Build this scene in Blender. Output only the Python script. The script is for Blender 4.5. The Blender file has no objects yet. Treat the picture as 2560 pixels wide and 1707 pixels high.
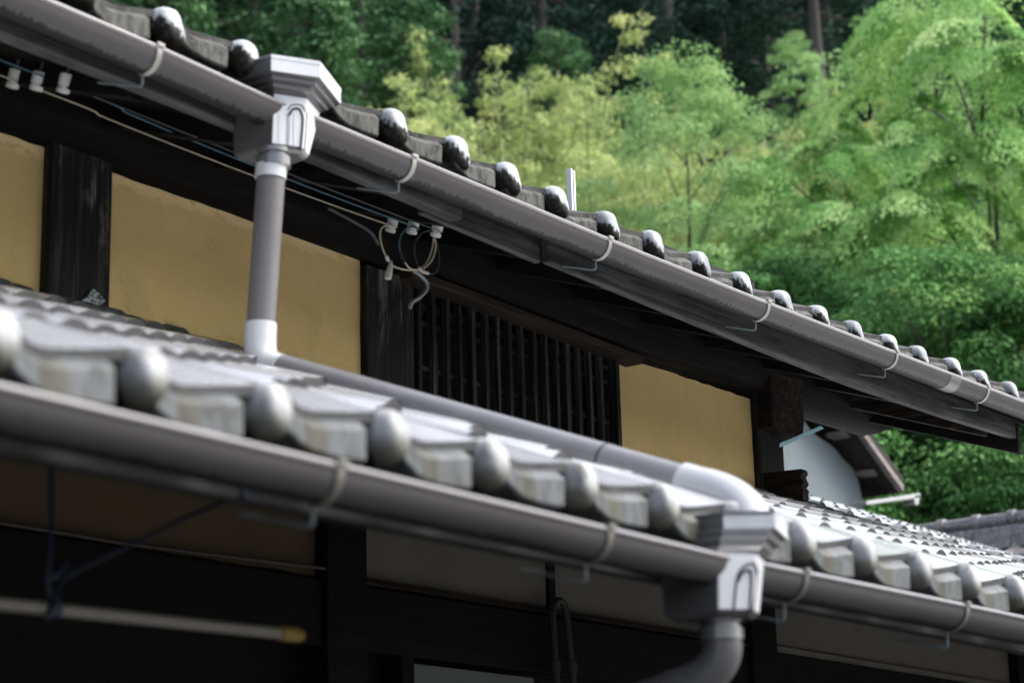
import bpy, bmesh, math, random
import numpy as np
from mathutils import Vector, Matrix
rad = math.radians
C = bpy.context.scene.collection

# ------------------------------------------------------------------ camera
# world: origin = eye, X runs along the house front, Y into the house, Z up; ground at -1.6
RX = np.array([0.59927767, 0.19443557, 0.77657008])
RY = np.array([-0.80013378, 0.17642494, 0.57328892])
RZ = np.array([-0.02553857, -0.9649192, 0.26130199])
RM = np.array([RX, RY, RZ])
FPX = 5300.0
GROUND = -1.6
cam = bpy.data.cameras.new("camera")
camo = bpy.data.objects.new("camera", cam)
C.objects.link(camo)
m = Matrix.Identity(4)
for r in range(3):
    m[r][0] = RM[r][0]
    m[r][1] = -RM[r][1]
    m[r][2] = -RM[r][2]
camo.matrix_world = m
cam.sensor_width = 36.0
cam.sensor_fit = 'HORIZONTAL'
cam.lens = 36.0 * FPX / 2560
cam.clip_start = 0.05
cam.clip_end = 1000
cam.dof.use_dof = True
cam.dof.focus_distance = 7.6
cam.dof.aperture_fstop = 3.1
cam.dof.aperture_blades = 9
bpy.context.scene.camera = camo

# ------------------------------------------------------------------ sky, sun, exposure
SUN_EL, SUN_AZ = 50.0, -52.0      # azimuth measured from +X towards +Y
w = bpy.data.worlds.new("World")
bpy.context.scene.world = w
w.use_nodes = True
nt = w.node_tree
bg = nt.nodes['Background']
sky = nt.nodes.new('ShaderNodeTexSky')
sky.sky_type = 'NISHITA'
sky.sun_disc = False
sky.sun_elevation = rad(SUN_EL)
sky.sun_rotation = rad(90 - SUN_AZ)
sky.air_density = 1.0
sky.dust_density = 4.0
sky.ozone_density = 1.0
hs = nt.nodes.new('ShaderNodeHueSaturation')
hs.inputs['Saturation'].default_value = 0.58
nt.links.new(sky.outputs[0], hs.inputs['Color'])
nt.links.new(hs.outputs[0], bg.inputs['Color'])
bg.inputs['Strength'].default_value = 0.12
sl = bpy.data.lights.new("sun", 'SUN')
sl.energy = 1.1
sl.angle = rad(38)
sl.color = (1.0, 0.99, 0.975)
so = bpy.data.objects.new("sun", sl)
C.objects.link(so)
sd = Vector((math.cos(rad(SUN_EL)) * math.cos(rad(SUN_AZ)), math.cos(rad(SUN_EL)) * math.sin(rad(SUN_AZ)), math.sin(rad(SUN_EL))))
so.rotation_euler = sd.to_track_quat('Z', 'Y').to_euler()
vs = bpy.context.scene.view_settings
vs.view_transform = 'Standard'
vs.look = 'None'
vs.exposure = 1.85
vs.gamma = 1.0

# ------------------------------------------------------------------ helpers
def ray(x, y):
    return RM @ np.array([x - 1280.0, y - 853.5, FPX])
def at(x, y, Y):
    r = ray(x, y)
    return r * (Y / r[1])
def atd(x, y, d):
    """point on the sight line through a photo position, d metres deep along the lens axis"""
    return ray(x, y) * (d / FPX)

class MB:
    def __init__(self):
        self.v, self.f, self.mi, self.uv = [], [], [], {}
        self.cur = 0
    def add(self, vs_, fs, uvs=None):
        o = len(self.v)
        self.v += [tuple(map(float, p)) for p in vs_]
        for k, f in enumerate(fs):
            self.f.append([i + o for i in f])
            self.mi.append(self.cur)
            if uvs is not None:
                self.uv[len(self.f) - 1] = [uvs[i] for i in f]
        return self
    def box(self, x0, x1, y0, y1, z0, z1):
        v = [(x, y, z) for z in (z0, z1) for y in (y0, y1) for x in (x0, x1)]
        return self.add(v, [(0, 2, 3, 1), (4, 5, 7, 6), (0, 1, 5, 4), (2, 6, 7, 3), (0, 4, 6, 2), (1, 3, 7, 5)])
    def loft(self, rings, cap=True, closed=True):
        n = len(rings[0])
        v = [p for r in rings for p in r]
        f = []
        for i in range(len(rings) - 1):
            for j in range(n if closed else n - 1):
                a, b = i * n + j, i * n + (j + 1) % n
                f.append((a, b, b + n, a + n))
        if cap and closed:
            f.append(tuple(range(n))[::-1])
            f.append(tuple(range((len(rings) - 1) * n, len(rings) * n)))
        return self.add(v, f)
    def prism(self, pts, d):
        d = np.array(d, float)
        return self.loft([[np.array(p, float) for p in pts], [np.array(p, float) + d for p in pts]])
    def tube(self, pts, r, n=10, cap=True):
        pts = [np.array(p, float) for p in pts]
        rs = r if isinstance(r, (list, tuple, np.ndarray)) else [r] * len(pts)
        rings = []
        up = np.array([0, 0, 1.0])
        prev = None
        for i, p in enumerate(pts):
            t = pts[min(i + 1, len(pts) - 1)] - pts[max(i - 1, 0)]
            t = t / (np.linalg.norm(t) + 1e-9)
            if prev is None:
                a = np.cross(t, up)
                if np.linalg.norm(a) < 0.05:
                    a = np.cross(t, np.array([0, 1.0, 0]))
            else:
                a = prev - t * np.dot(prev, t)
            a /= np.linalg.norm(a)
            prev = a
            b = np.cross(t, a)
            rings.append([p + rs[i] * (math.cos(k) * a + math.sin(k) * b) for k in np.linspace(0, 2 * math.pi, n, endpoint=False)])
        return self.loft(rings, cap)
    def lathe(self, base, axis, prof, n=20):
        """prof: (distance along the axis, radius)"""
        base = np.array(base, float)
        t = np.array(axis, float)
        t /= np.linalg.norm(t)
        a = np.cross(t, [0.3, 0.9, 0.2])
        a /= np.linalg.norm(a)
        b = np.cross(t, a)
        rings = [[base + t * h + r * (math.cos(k) * a + math.sin(k) * b) for k in np.linspace(0, 2 * math.pi, n, endpoint=False)] for h, r in prof]
        return self.loft(rings)
    def build(self, name, mats, parent=None, loc=None, smooth=0, bevel=0, origin=None):
        """verts are world coordinates; with a parent they are moved to the parent's frame"""
        off = np.zeros(3)
        if parent is not None:
            off = np.array(WLOC[parent.name])
        if loc is not None:
            off = off * 0
        if origin is not None:
            off = np.array(origin, float)
        me = bpy.data.meshes.new(name)
        V = np.array(self.v, float) - off
        me.from_pydata([tuple(p) for p in V], [], self.f)
        if not isinstance(mats, (list, tuple)):
            mats = [mats]
        for mm in mats:
            me.materials.append(mm)
        if len(mats) > 1:
            me.polygons.foreach_set('material_index', self.mi)
        if self.uv:
            ul = me.uv_layers.new(name='UVMap')
            for fi, us in self.uv.items():
                for li, uvp in zip(me.polygons[fi].loop_indices, us):
                    ul.data[li].uv = uvp
        b = bmesh.new()
        b.from_mesh(me)
        bmesh.ops.recalc_face_normals(b, faces=b.faces)
        b.to_mesh(me)
        b.free()
        if smooth:
            me.polygons.foreach_set('use_smooth', [True] * len(me.polygons))
            me.set_sharp_from_angle(angle=rad(smooth))
        me.update()
        o = bpy.data.objects.new(name, me)
        C.objects.link(o)
        wl = np.zeros(3)
        if parent is not None:
            o.parent = parent
            wl = np.array(WLOC[parent.name])
            if loc is not None:
                o.location = Vector(np.array(loc) - wl)
                wl = np.array(loc, float)
            elif origin is not None:
                o.location = Vector(np.array(origin) - wl)
                wl = np.array(origin, float)
        elif loc is not None:
            o.location = Vector(loc)
            wl = np.array(loc, float)
        elif origin is not None:
            o.location = Vector(origin)
            wl = np.array(origin, float)
        WLOC[o.name] = tuple(wl)
        if bevel:
            md = o.modifiers.new('bevel', 'BEVEL')
            md.width = bevel
            md.segments = 2
            md.limit_method = 'ANGLE'
            md.angle_limit = rad(40)
        return o

WLOC = {}
def tag(o, label=None, cat=None, group=None, kind=None):
    if label: o['label'] = label
    if cat: o['category'] = cat
    if group: o['group'] = group
    if kind: o['kind'] = kind
    return o
def thing(name, loc, label, cat, group=None):
    o = bpy.data.objects.new(name, None)
    C.objects.link(o)
    o.location = Vector(loc)
    o.empty_display_size = 0.1
    WLOC[o.name] = tuple(map(float, loc))
    return tag(o, label, cat, group)
def dup(src, parent, loc):
    o = src.copy()
    C.objects.link(o)
    o.parent = parent
    wl = np.array(WLOC[parent.name]) if parent is not None else np.zeros(3)
    o.location = Vector(np.array(loc, float) - wl)
    WLOC[o.name] = tuple(map(float, loc))
    return o
def lerp_tab(tab, x):
    return float(np.interp(x, [t[0] for t in tab], [t[1] for t in tab]))
def smooth_path(pts, k=6):
    """Catmull-Rom through the points"""
    P = [np.array(p, float) for p in pts]
    P = [2 * P[0] - P[1]] + P + [2 * P[-1] - P[-2]]
    out = []
    for i in range(1, len(P) - 2):
        for t in np.linspace(0, 1, k, endpoint=False):
            a, b, c, d = P[i - 1:i + 3]
            out.append(0.5 * (2 * b + (c - a) * t + (2 * a - 5 * b + 4 * c - d) * t * t + (3 * b - a - 3 * c + d) * t ** 3))
    out.append(P[-2])
    return out
def elbow_path(a, c, b, k=7):
    """quadratic bend a -> b with corner c"""
    a, b, c = (np.array(p, float) for p in (a, b, c))
    return [(1 - t) ** 2 * a + 2 * t * (1 - t) * c + t * t * b for t in np.linspace(0, 1, k)]

# ------------------------------------------------------------------ materials
class NG:
    def __init__(self, name):
        self.m = bpy.data.materials.new(name)
        self.m.use_nodes = True
        self.t = self.m.node_tree
        self.b = self.t.nodes['Principled BSDF']
        self._co = None
    def n(self, typ, **kw):
        nd = self.t.nodes.new(typ)
        for k, v in kw.items():
            setattr(nd, k, v)
        return nd
    def l(self, a, b):
        self.t.links.new(a, b)
    def obj_coord(self):
        """object coordinates shifted by a per-object random so that copies do not repeat"""
        if self._co is None:
            tc = self.n('ShaderNodeTexCoord')
            oi = self.n('ShaderNodeObjectInfo')
            mu = self.n('ShaderNodeMath', operation='MULTIPLY')
            self.l(oi.outputs['Random'], mu.inputs[0])
            mu.inputs[1].default_value = 37.0
            ad = self.n('ShaderNodeVectorMath', operation='ADD')
            self.l(tc.outputs['Object'], ad.inputs[0])
            self.l(mu.outputs[0], ad.inputs[1])
            self._co = ad.outputs[0]
        return self._co
    def sep(self, which='Object', axis='Z'):
        tc = self.n('ShaderNodeTexCoord')
        s = self.n('ShaderNodeSeparateXYZ')
        self.l(tc.outputs[which], s.inputs[0])
        return s.outputs[axis]
    def noise(self, scale, detail=4, rough=0.6, stretch=(1, 1, 1), co=None, dist=0.0):
        mp = self.n('ShaderNodeMapping')
        mp.inputs['Scale'].default_value = stretch
        self.l(co or self.obj_coord(), mp.inputs['Vector'])
        nz = self.n('ShaderNodeTexNoise')
        nz.inputs['Scale'].default_value = scale
        nz.inputs['Detail'].default_value = detail
        nz.inputs['Roughness'].default_value = rough
        nz.inputs['Distortion'].default_value = dist
        self.l(mp.outputs[0], nz.inputs['Vector'])
        return nz.outputs['Fac']
    def ramp(self, fac, lo, hi):
        r = self.n('ShaderNodeMapRange', interpolation_type='SMOOTHSTEP')
        r.inputs['From Min'].default_value = lo
        r.inputs['From Max'].default_value = hi
        self.l(fac, r.inputs['Value'])
        return r.outputs[0]
    def math(self, op, a, b=None):
        nd = self.n('ShaderNodeMath', operation=op)
        for i, x in enumerate((a, b)):
            if x is None: continue
            if isinstance(x, (int, float)): nd.inputs[i].default_value = x
            else: self.l(x, nd.inputs[i])
        return nd.outputs[0]
    def mix(self, fac, a, b):
        nd = self.n('ShaderNodeMix', data_type='RGBA')
        if isinstance(fac, (int, float)): nd.inputs['Factor'].default_value = fac
        else: self.l(fac, nd.inputs['Factor'])
        for k, x in (('A', a), ('B', b)):
            s = [i for i in nd.inputs if i.name == k and i.type == 'RGBA'][0]
            if isinstance(x, tuple): s.default_value = (*x, 1)
            else: self.l(x, s)
        return [o for o in nd.outputs if o.type == 'RGBA'][0]
    def color(self, x):
        if isinstance(x, tuple): self.b.inputs['Base Color'].default_value = (*x, 1)
        else: self.l(x, self.b.inputs['Base Color'])
    def rough(self, x):
        if isinstance(x, (int, float)): self.b.inputs['Roughness'].default_value = x
        else: self.l(x, self.b.inputs['Roughness'])
    def setv(self, k, v):
        self.b.inputs[k].default_value = v
    def bump(self, h, strength=0.3, dist=0.01):
        bp = self.n('ShaderNodeBump')
        bp.inputs['Strength'].default_value = strength
        bp.inputs['Distance'].default_value = dist
        self.l(h, bp.inputs['Height'])
        self.l(bp.outputs[0], self.b.inputs['Normal'])

def wood(name, dark, light, axis, scale=6, rough=0.75, lo=0.35, hi=0.75, spec=0.25, worn=None):
    g = NG(name)
    st = {'X': (0.12, 3, 3), 'Y': (3, 0.12, 3), 'Z': (3, 3, 0.12)}[axis]
    grain = g.noise(scale * 2.2, 8, 0.65, st, dist=0.6)
    big = g.noise(2.3, 4, 0.6, tuple(0.4 if s < 1 else 1.2 for s in st))
    f = g.math('MULTIPLY', g.ramp(grain, lo, hi), g.math('ADD', g.ramp(big, 0.3, 0.7), 0.25))
    c = g.mix(f, dark, light)
    if worn:
        pat = g.noise(worn[1], 5, 0.68, tuple(0.45 if s < 1 else 1.1 for s in st), dist=0.4)
        c = g.mix(g.math('MULTIPLY', g.ramp(pat, worn[2], worn[2] + 0.10), g.ramp(grain, 0.38, 0.66)), c, worn[0])
    g.color(c)
    g.rough(rough)
    g.setv('Specular IOR Level', spec)
    g.bump(grain, 0.5, 0.006)
    return g.m

M = {}
M['beam'] = wood('dark_wood_beam', (0.006, 0.006, 0.006), (0.026, 0.021, 0.018), 'X', worn=((0.08, 0.07, 0.062), 2.2, 0.58))
M['log'] = wood('dark_log', (0.0055, 0.005, 0.0048), (0.034, 0.026, 0.021), 'X', 5, lo=0.45, hi=0.85, spec=0.06, worn=((0.085, 0.064, 0.05), 2.6, 0.66))
M['pillar'] = wood('dark_wood_pillar', (0.006, 0.0058, 0.0055), (0.07, 0.063, 0.058), 'Z', 8, lo=0.45, hi=0.8, worn=((0.17, 0.16, 0.15), 3.0, 0.56))
M['bar'] = wood('lattice_wood', (0.007, 0.0065, 0.006), (0.115, 0.11, 0.106), 'Z', 9, lo=0.4, hi=0.8)
M['rail'] = wood('lattice_rail_wood', (0.012, 0.011, 0.010), (0.08, 0.07, 0.06), 'X', 7)
M['lintel'] = wood('brown_lintel_wood', (0.010, 0.0075, 0.006), (0.085, 0.052, 0.032), 'X', 7)
M['crosswood'] = wood('dark_cross_wood', (0.006, 0.005, 0.0045), (0.05, 0.037, 0.028), 'Y', 8, spec=0.1, worn=((0.075, 0.058, 0.046), 4.0, 0.58))
M['soffit'] = wood('dark_soffit_wood', (0.004, 0.004, 0.004), (0.018, 0.016, 0.0145), 'Y', 5, spec=0.08, worn=((0.05, 0.043, 0.037), 3.0, 0.62))
def fascia_mat(name, a, b, cst):
    g = NG(name)
    grain = g.noise(16, 9, 0.7, (0.10, 3, 3), dist=1.2)
    blot = g.noise(3.2, 5, 0.65, (0.7, 1, 3.0))
    knots = g.noise(5.5, 1, 0.4, (0.8, 1, 2.2))
    c1 = g.mix(g.ramp(grain, 0.32, 0.72), a, b)
    c2 = g.mix(g.ramp(blot, 0.45, 0.68), c1, cst)
    c3 = g.mix(g.ramp(knots, 0.72, 0.78), c2, (0.012, 0.012, 0.012))
    g.color(c3)
    g.rough(0.72)
    g.setv('Specular IOR Level', 0.3)
    g.bump(grain, 0.4, 0.004)
    return g.m
M['fascia'] = fascia_mat('grey_weathered_fascia', (0.012, 0.0125, 0.013), (0.072, 0.075, 0.078), (0.007, 0.007, 0.0075))
M['fascialow'] = fascia_mat('dark_weathered_fascia', (0.014, 0.015, 0.0155), (0.04, 0.042, 0.043), (0.007, 0.007, 0.007))

def plaster(name, base, dark, chip, ztop, zbot):
    g = NG(name)
    n1 = g.noise(1.8, 5, 0.6)
    n2 = g.noise(120, 3, 0.6)
    streak = g.noise(7, 4, 0.6, (1.6, 1, 0.18))
    c = g.mix(g.math('MULTIPLY', g.ramp(n1, 0.35, 0.75), 0.55), base, dark)
    c = g.mix(g.math('MULTIPLY', g.ramp(streak, 0.5, 0.8), 0.35), c, dark)
    c = g.mix(g.math('MULTIPLY', g.ramp(n2, 0.4, 0.7), 0.22), c, dark)
    blot = g.noise(5.5, 6, 0.7, dist=0.8)
    c = g.mix(g.math('MULTIPLY', g.ramp(blot, 0.52, 0.72), 0.30), c, chip)
    c = g.mix(g.math('MULTIPLY', g.ramp(g.noise(3.1, 6, 0.72, dist=1.0), 0.56, 0.74), 0.38), c, tuple(0.62 * x for x in dark))
    pit = g.noise(210, 1, 0.5)
    c = g.mix(g.math('MULTIPLY', g.ramp(pit, 0.70, 0.76), 0.45), c, tuple(0.4 * x for x in dark))
    z = g.sep('Object', 'Z')
    n3 = g.noise(30, 5, 0.7, (0.6, 1, 1.6))
    topm = g.ramp(z, ztop - 0.055, ztop)
    chipm = g.ramp(g.math('ADD', g.math('MULTIPLY', topm, 0.26), n3), 0.66, 0.69)
    c = g.mix(g.math('MULTIPLY', chipm, topm), c, chip)
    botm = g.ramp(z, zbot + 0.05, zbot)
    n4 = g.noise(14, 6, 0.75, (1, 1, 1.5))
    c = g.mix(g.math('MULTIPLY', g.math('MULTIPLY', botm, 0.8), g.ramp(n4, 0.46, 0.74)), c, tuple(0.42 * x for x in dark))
    g.color(c)
    g.rough(0.9)
    g.setv('Specular IOR Level', 0.15)
    g.bump(g.math('ADD', n2, g.math('MULTIPLY', chipm, -1.0)), 0.25, 0.003)
    return g.m
HZ = GROUND   # house origin height; object z = world z - GROUND for house parts
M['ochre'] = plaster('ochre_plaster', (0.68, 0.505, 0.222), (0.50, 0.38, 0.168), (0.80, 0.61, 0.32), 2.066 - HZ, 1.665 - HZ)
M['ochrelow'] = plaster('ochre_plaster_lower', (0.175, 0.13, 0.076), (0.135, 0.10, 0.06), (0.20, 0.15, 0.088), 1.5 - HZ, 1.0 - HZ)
M['greyplaster'] = plaster('grey_plaster', (0.30, 0.28, 0.238), (0.215, 0.197, 0.162), (0.26, 0.24, 0.2), 1.5 - HZ, 1.0 - HZ)

def tile_mat(name, base, dark, lich, rough, coat, lo=0.45, spec=0.5, dry=None):
    g = NG(name)
    n1 = g.noise(9, 5, 0.65)
    n2 = g.noise(45, 4, 0.7)
    c = g.mix(g.ramp(n1, 0.35, 0.75), base, dark)
    c = g.mix(g.math('MULTIPLY', g.ramp(n2, 0.52, 0.68), 0.6), c, lich)
    if dry:
        yy = g.sep('Object', 'Y')
        dm = g.ramp(g.math('ADD', yy, g.math('MULTIPLY', g.math('SUBTRACT', n1, 0.5), 0.10)), dry[0], dry[0] + 0.05)
        dm = g.math('MULTIPLY', dm, g.ramp(yy, dry[1] + 0.04, dry[1]))
        c = g.mix(dm, c, (0.10, 0.103, 0.106))
        mm = g.math('MULTIPLY', g.math('SUBTRACT', 1.0, dm), coat)
        g.l(mm, g.b.inputs['Coat Weight'])
    g.color(c)
    g.rough(g.math('ADD', g.math('MULTIPLY', g.ramp(n1, 0.3, 0.8), 0.18), rough))
    g.setv('Specular IOR Level', spec)
    g.setv('Coat Weight', coat)
    g.setv('Coat Roughness', 0.16)
    g.setv('Coat IOR', 2.6)
    g.bump(n2, 0.25, 0.003)
    return g.m
M['tilewet'] = tile_mat('wet_grey_tile', (0.43, 0.44, 0.455), (0.31, 0.315, 0.325), (0.46, 0.47, 0.47), 0.2, 1.0, dry=(-0.30, 0.12))
M['tileeave'] = tile_mat('wet_grey_eave_tile', (0.46, 0.47, 0.485), (0.34, 0.345, 0.355), (0.49, 0.50, 0.50), 0.2, 1.0)
M['tileedge'] = tile_mat('tile_front_edge', (0.060, 0.061, 0.063), (0.035, 0.036, 0.035), (0.085, 0.085, 0.08), 0.6, 0.0, spec=0.15)
M['tilemoss'] = tile_mat('mossy_dark_tile', (0.055, 0.055, 0.052), (0.02, 0.019, 0.017), (0.11, 0.11, 0.098), 0.65, 0.0, spec=0.15)
M['tileback'] = tile_mat('old_brown_tile', (0.11, 0.10, 0.098), (0.02, 0.016, 0.016), (0.42, 0.42, 0.43), 0.4, 0.2)

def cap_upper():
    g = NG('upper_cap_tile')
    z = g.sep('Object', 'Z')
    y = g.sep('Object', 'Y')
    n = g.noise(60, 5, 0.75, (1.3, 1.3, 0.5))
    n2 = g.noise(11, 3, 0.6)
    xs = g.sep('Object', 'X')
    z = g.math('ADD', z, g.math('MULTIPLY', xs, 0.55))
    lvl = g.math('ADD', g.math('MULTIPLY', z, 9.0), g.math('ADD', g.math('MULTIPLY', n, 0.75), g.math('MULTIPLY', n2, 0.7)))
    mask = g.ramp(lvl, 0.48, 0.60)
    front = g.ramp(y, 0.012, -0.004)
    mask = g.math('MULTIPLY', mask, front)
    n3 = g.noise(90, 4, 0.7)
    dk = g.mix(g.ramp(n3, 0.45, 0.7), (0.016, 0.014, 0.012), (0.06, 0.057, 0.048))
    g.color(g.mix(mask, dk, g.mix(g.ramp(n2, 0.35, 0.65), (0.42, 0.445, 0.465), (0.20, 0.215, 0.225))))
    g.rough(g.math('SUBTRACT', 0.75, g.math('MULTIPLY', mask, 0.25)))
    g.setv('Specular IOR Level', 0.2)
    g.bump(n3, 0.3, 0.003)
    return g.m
M['capup'] = cap_upper()
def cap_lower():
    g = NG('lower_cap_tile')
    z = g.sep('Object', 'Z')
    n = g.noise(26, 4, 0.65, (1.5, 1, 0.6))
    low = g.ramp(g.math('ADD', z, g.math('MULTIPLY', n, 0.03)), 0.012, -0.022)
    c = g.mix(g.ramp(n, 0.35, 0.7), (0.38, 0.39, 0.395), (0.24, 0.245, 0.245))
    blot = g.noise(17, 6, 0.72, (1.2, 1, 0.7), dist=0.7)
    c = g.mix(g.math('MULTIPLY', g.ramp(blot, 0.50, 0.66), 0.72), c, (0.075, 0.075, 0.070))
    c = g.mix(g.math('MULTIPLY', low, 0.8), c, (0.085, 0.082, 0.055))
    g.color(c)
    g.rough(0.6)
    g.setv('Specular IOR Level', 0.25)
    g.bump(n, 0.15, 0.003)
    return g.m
M['caplow'] = cap_lower()
def tare_lower():
    g = NG('lower_tile_lip')
    tc = g.n('ShaderNodeUVMap')
    s = g.n('ShaderNodeSeparateXYZ')
    g.l(tc.outputs[0], s.inputs[0])
    u = s.outputs['X']
    n = g.noise(30, 4, 0.65, (1.6, 1, 0.5))
    un = g.math('ADD', u, g.math('MULTIPLY', g.math('SUBTRACT', n, 0.5), 0.22))
    stain = g.math('MULTIPLY', g.ramp(un, 0.20, 0.30), g.ramp(un, 0.55, 0.45))
    bluel = g.mix(g.ramp(n, 0.4, 0.7), (0.088, 0.096, 0.10), (0.042, 0.045, 0.046))
    yel = g.mix(g.ramp(n, 0.3, 0.7), (0.068, 0.066, 0.048), (0.034, 0.033, 0.023))
    c = g.mix(stain, bluel, yel)
    blot = g.noise(15, 6, 0.72, (1.2, 1, 0.8), dist=0.8)
    c = g.mix(g.math('MULTIPLY', g.ramp(blot, 0.50, 0.64), 0.75), c, (0.026, 0.026, 0.023))
    g.color(c)
    g.rough(0.5)
    g.setv('Specular IOR Level', 0.3)
    g.bump(n, 0.15, 0.003)
    return g.m
M['tarelow'] = tare_lower()
def tare_upper():
    g = NG('upper_tile_lip')
    n = g.noise(24, 5, 0.7, (1.4, 1, 0.5))
    n2 = g.noise(80, 4, 0.7)
    c = g.mix(g.ramp(n, 0.38, 0.62), (0.018, 0.018, 0.016), (0.078, 0.079, 0.069))
    c = g.mix(g.math('MULTIPLY', g.ramp(n2, 0.45, 0.7), 0.6), c, (0.08, 0.08, 0.07))
    g.color(c)
    g.rough(0.65)
    g.setv('Specular IOR Level', 0.15)
    g.bump(n2, 0.3, 0.003)
    return g.m
M['tareup'] = tare_upper()

def gutter_mat(name, base, dirt_shade_v, seed):
    g = NG(name)
    tc = g.n('ShaderNodeUVMap')
    s = g.n('ShaderNodeSeparateXYZ')
    g.l(tc.outputs[0], s.inputs[0])
    cmb = g.n('ShaderNodeCombineXYZ')
    g.l(s.outputs['X'], cmb.inputs[0])
    g.l(g.math('MULTIPLY', s.outputs['Y'], 0.16), cmb.inputs[1])
    cmb.inputs[2].default_value = seed
    big = g.noise(2.5, 4, 0.6, co=cmb.outputs[0])
    drips = g.noise(75, 3, 0.55, (1, 0.22, 1), co=cmb.outputs[0])
    fine = g.noise(300, 2, 0.6, co=cmb.outputs[0])
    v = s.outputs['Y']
    # toothed dirt where drops hang, widened to paint in shade under the trough
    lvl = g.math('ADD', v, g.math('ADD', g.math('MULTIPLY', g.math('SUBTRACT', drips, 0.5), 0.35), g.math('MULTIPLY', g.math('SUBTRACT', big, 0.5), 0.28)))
    dirt_shade = g.math('MULTIPLY', g.ramp(lvl, dirt_shade_v - 0.015, dirt_shade_v + 0.015), g.ramp(lvl, dirt_shade_v + 0.52, dirt_shade_v + 0.30))
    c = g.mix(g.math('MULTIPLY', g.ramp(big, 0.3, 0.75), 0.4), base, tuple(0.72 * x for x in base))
    c = g.mix(g.math('MULTIPLY', dirt_shade, 0.85), c, (0.010, 0.009, 0.0085))
    # small dark spatters
    vo = g.n('ShaderNodeTexVoronoi')
    vo.inputs['Scale'].default_value = 11
    mp = g.n('ShaderNodeMapping')
    mp.inputs['Scale'].default_value = (1.0, 1.4, 1.0)
    g.l(cmb.outputs[0], mp.inputs['Vector'])
    g.l(mp.outputs[0], vo.inputs['Vector'])
    spot = g.math('MULTIPLY', g.ramp(vo.outputs['Distance'], 0.085, 0.05), g.ramp(g.noise(5, 1, 0.5, co=cmb.outputs[0]), 0.45, 0.55))
    c = g.mix(g.math('MULTIPLY', spot, 0.75), c, (0.015, 0.014, 0.0135))
    g.color(c)
    g.rough(g.math('ADD', 0.46, g.math('MULTIPLY', fine, 0.14)))
    g.setv('Specular IOR Level', 0.10)
    return g.m
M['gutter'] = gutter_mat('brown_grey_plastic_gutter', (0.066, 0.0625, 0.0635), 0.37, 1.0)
def plastic(name, base, rough, var=0.25, spec=0.5, coat=0.0):
    g = NG(name)
    n = g.noise(5, 5, 0.65, (1, 1, 0.35))
    f = g.noise(160, 2, 0.5)
    c = g.mix(g.math('MULTIPLY', g.ramp(n, 0.35, 0.75), var * 2), base, tuple(0.62 * x for x in base))
    g.color(c)
    g.rough(g.math('ADD', rough, g.math('MULTIPLY', n, 0.12)))
    g.setv('Specular IOR Level', spec)
    g.setv('Coat Weight', coat)
    g.setv('Coat Roughness', 0.12)
    g.bump(f, 0.06, 0.002)
    return g.m
M['hopper'] = plastic('wet_grey_hopper', (0.062, 0.06, 0.062), 0.28, 0.2, 0.5, 0.3)
def bleached():
    g = NG('bleached_white_hopper_front')
    n = g.noise(9, 4, 0.6, (1.2, 1.2, 0.25))
    n2 = g.noise(22, 3, 0.55, (1.0, 1.0, 0.10))
    c = g.mix(g.math('MULTIPLY', g.ramp(n, 0.4, 0.75), 0.5), (0.46, 0.475, 0.49), (0.30, 0.33, 0.355))
    c = g.mix(g.math('MULTIPLY', g.ramp(n2, 0.60, 0.72), 0.5), c, (0.18, 0.195, 0.21))
    g.color(c)
    g.rough(0.4)
    return g.m
M['bleached'] = bleached()
M['bleachband'] = plastic('half_bleached_band', (0.095, 0.097, 0.10), 0.32, 0.4)
M['groove'] = plastic('dark_groove', (0.02, 0.02, 0.02), 0.6)
M['pipe'] = plastic('grey_brown_pipe', (0.108, 0.103, 0.104), 0.36, spec=0.3)
M['wetdark'] = plastic('wet_dark_fitting', (0.085, 0.084, 0.087), 0.22, 0.3, 0.5, 0.9)
M['pipewetlit'] = plastic('wet_skylit_pipe', (0.155, 0.153, 0.156), 0.3, 0.2, 0.5, 0.5)  # wet coat; base lightened to paint in sky light on the sloping run
M['lip'] = plastic('gutter_lip', (0.17, 0.158, 0.16), 0.24, 0.15, 0.5, 0.6)  # brighter than the trough: the bead's sky highlight is put into the base
M['collar'] = plastic('pale_pipe_collar', (0.40, 0.41, 0.42), 0.25, 0.15, 0.5, 0.5)
M['strap'] = plastic('galvanised_strap', (0.26, 0.255, 0.225), 0.42, 0.4)
M['rod'] = plastic('grey_blue_wire_rod', (0.085, 0.11, 0.12), 0.45, 0.4)
M['porcelain'] = plastic('white_porcelain', (0.56, 0.585, 0.575), 0.3, 0.1, 0.5, 0.4)
M['bluewire'] = plastic('blue_wire', (0.035, 0.10, 0.145), 0.5, 0.1)
M['beigewire'] = plastic('beige_wire', (0.38, 0.33, 0.25), 0.6, 0.15)
M['darkwire'] = plastic('dark_wire', (0.035, 0.045, 0.05), 0.5, 0.1)
M['greycable'] = plastic('grey_cable', (0.20, 0.23, 0.24), 0.5, 0.1)
M['dimcable'] = plastic('darker_beige_cable', (0.10, 0.093, 0.075), 0.6, 0.2)  # darker version of the beige wire colour
M['strapdim'] = plastic('darker_dull_strap', (0.13, 0.125, 0.105), 0.5, 0.5)  # darker version of the strap colour for the lower gutters
M['tape'] = plastic('pale_tape', (0.42, 0.44, 0.40), 0.6, 0.2)
M['bluecord'] = plastic('blue_plastic_cord', (0.005, 0.018, 0.05), 0.5, 0.2)
M['yellowcap'] = plastic('yellow_plastic_cap', (0.24, 0.16, 0.026), 0.45, 0.1)
M['polemetal'] = plastic('striped_pole', (0.19, 0.18, 0.152), 0.35, 0.1)
M['palestrip'] = plastic('light_blue_plastic_strip', (0.36, 0.60, 0.66), 0.4, 0.2)
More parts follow.
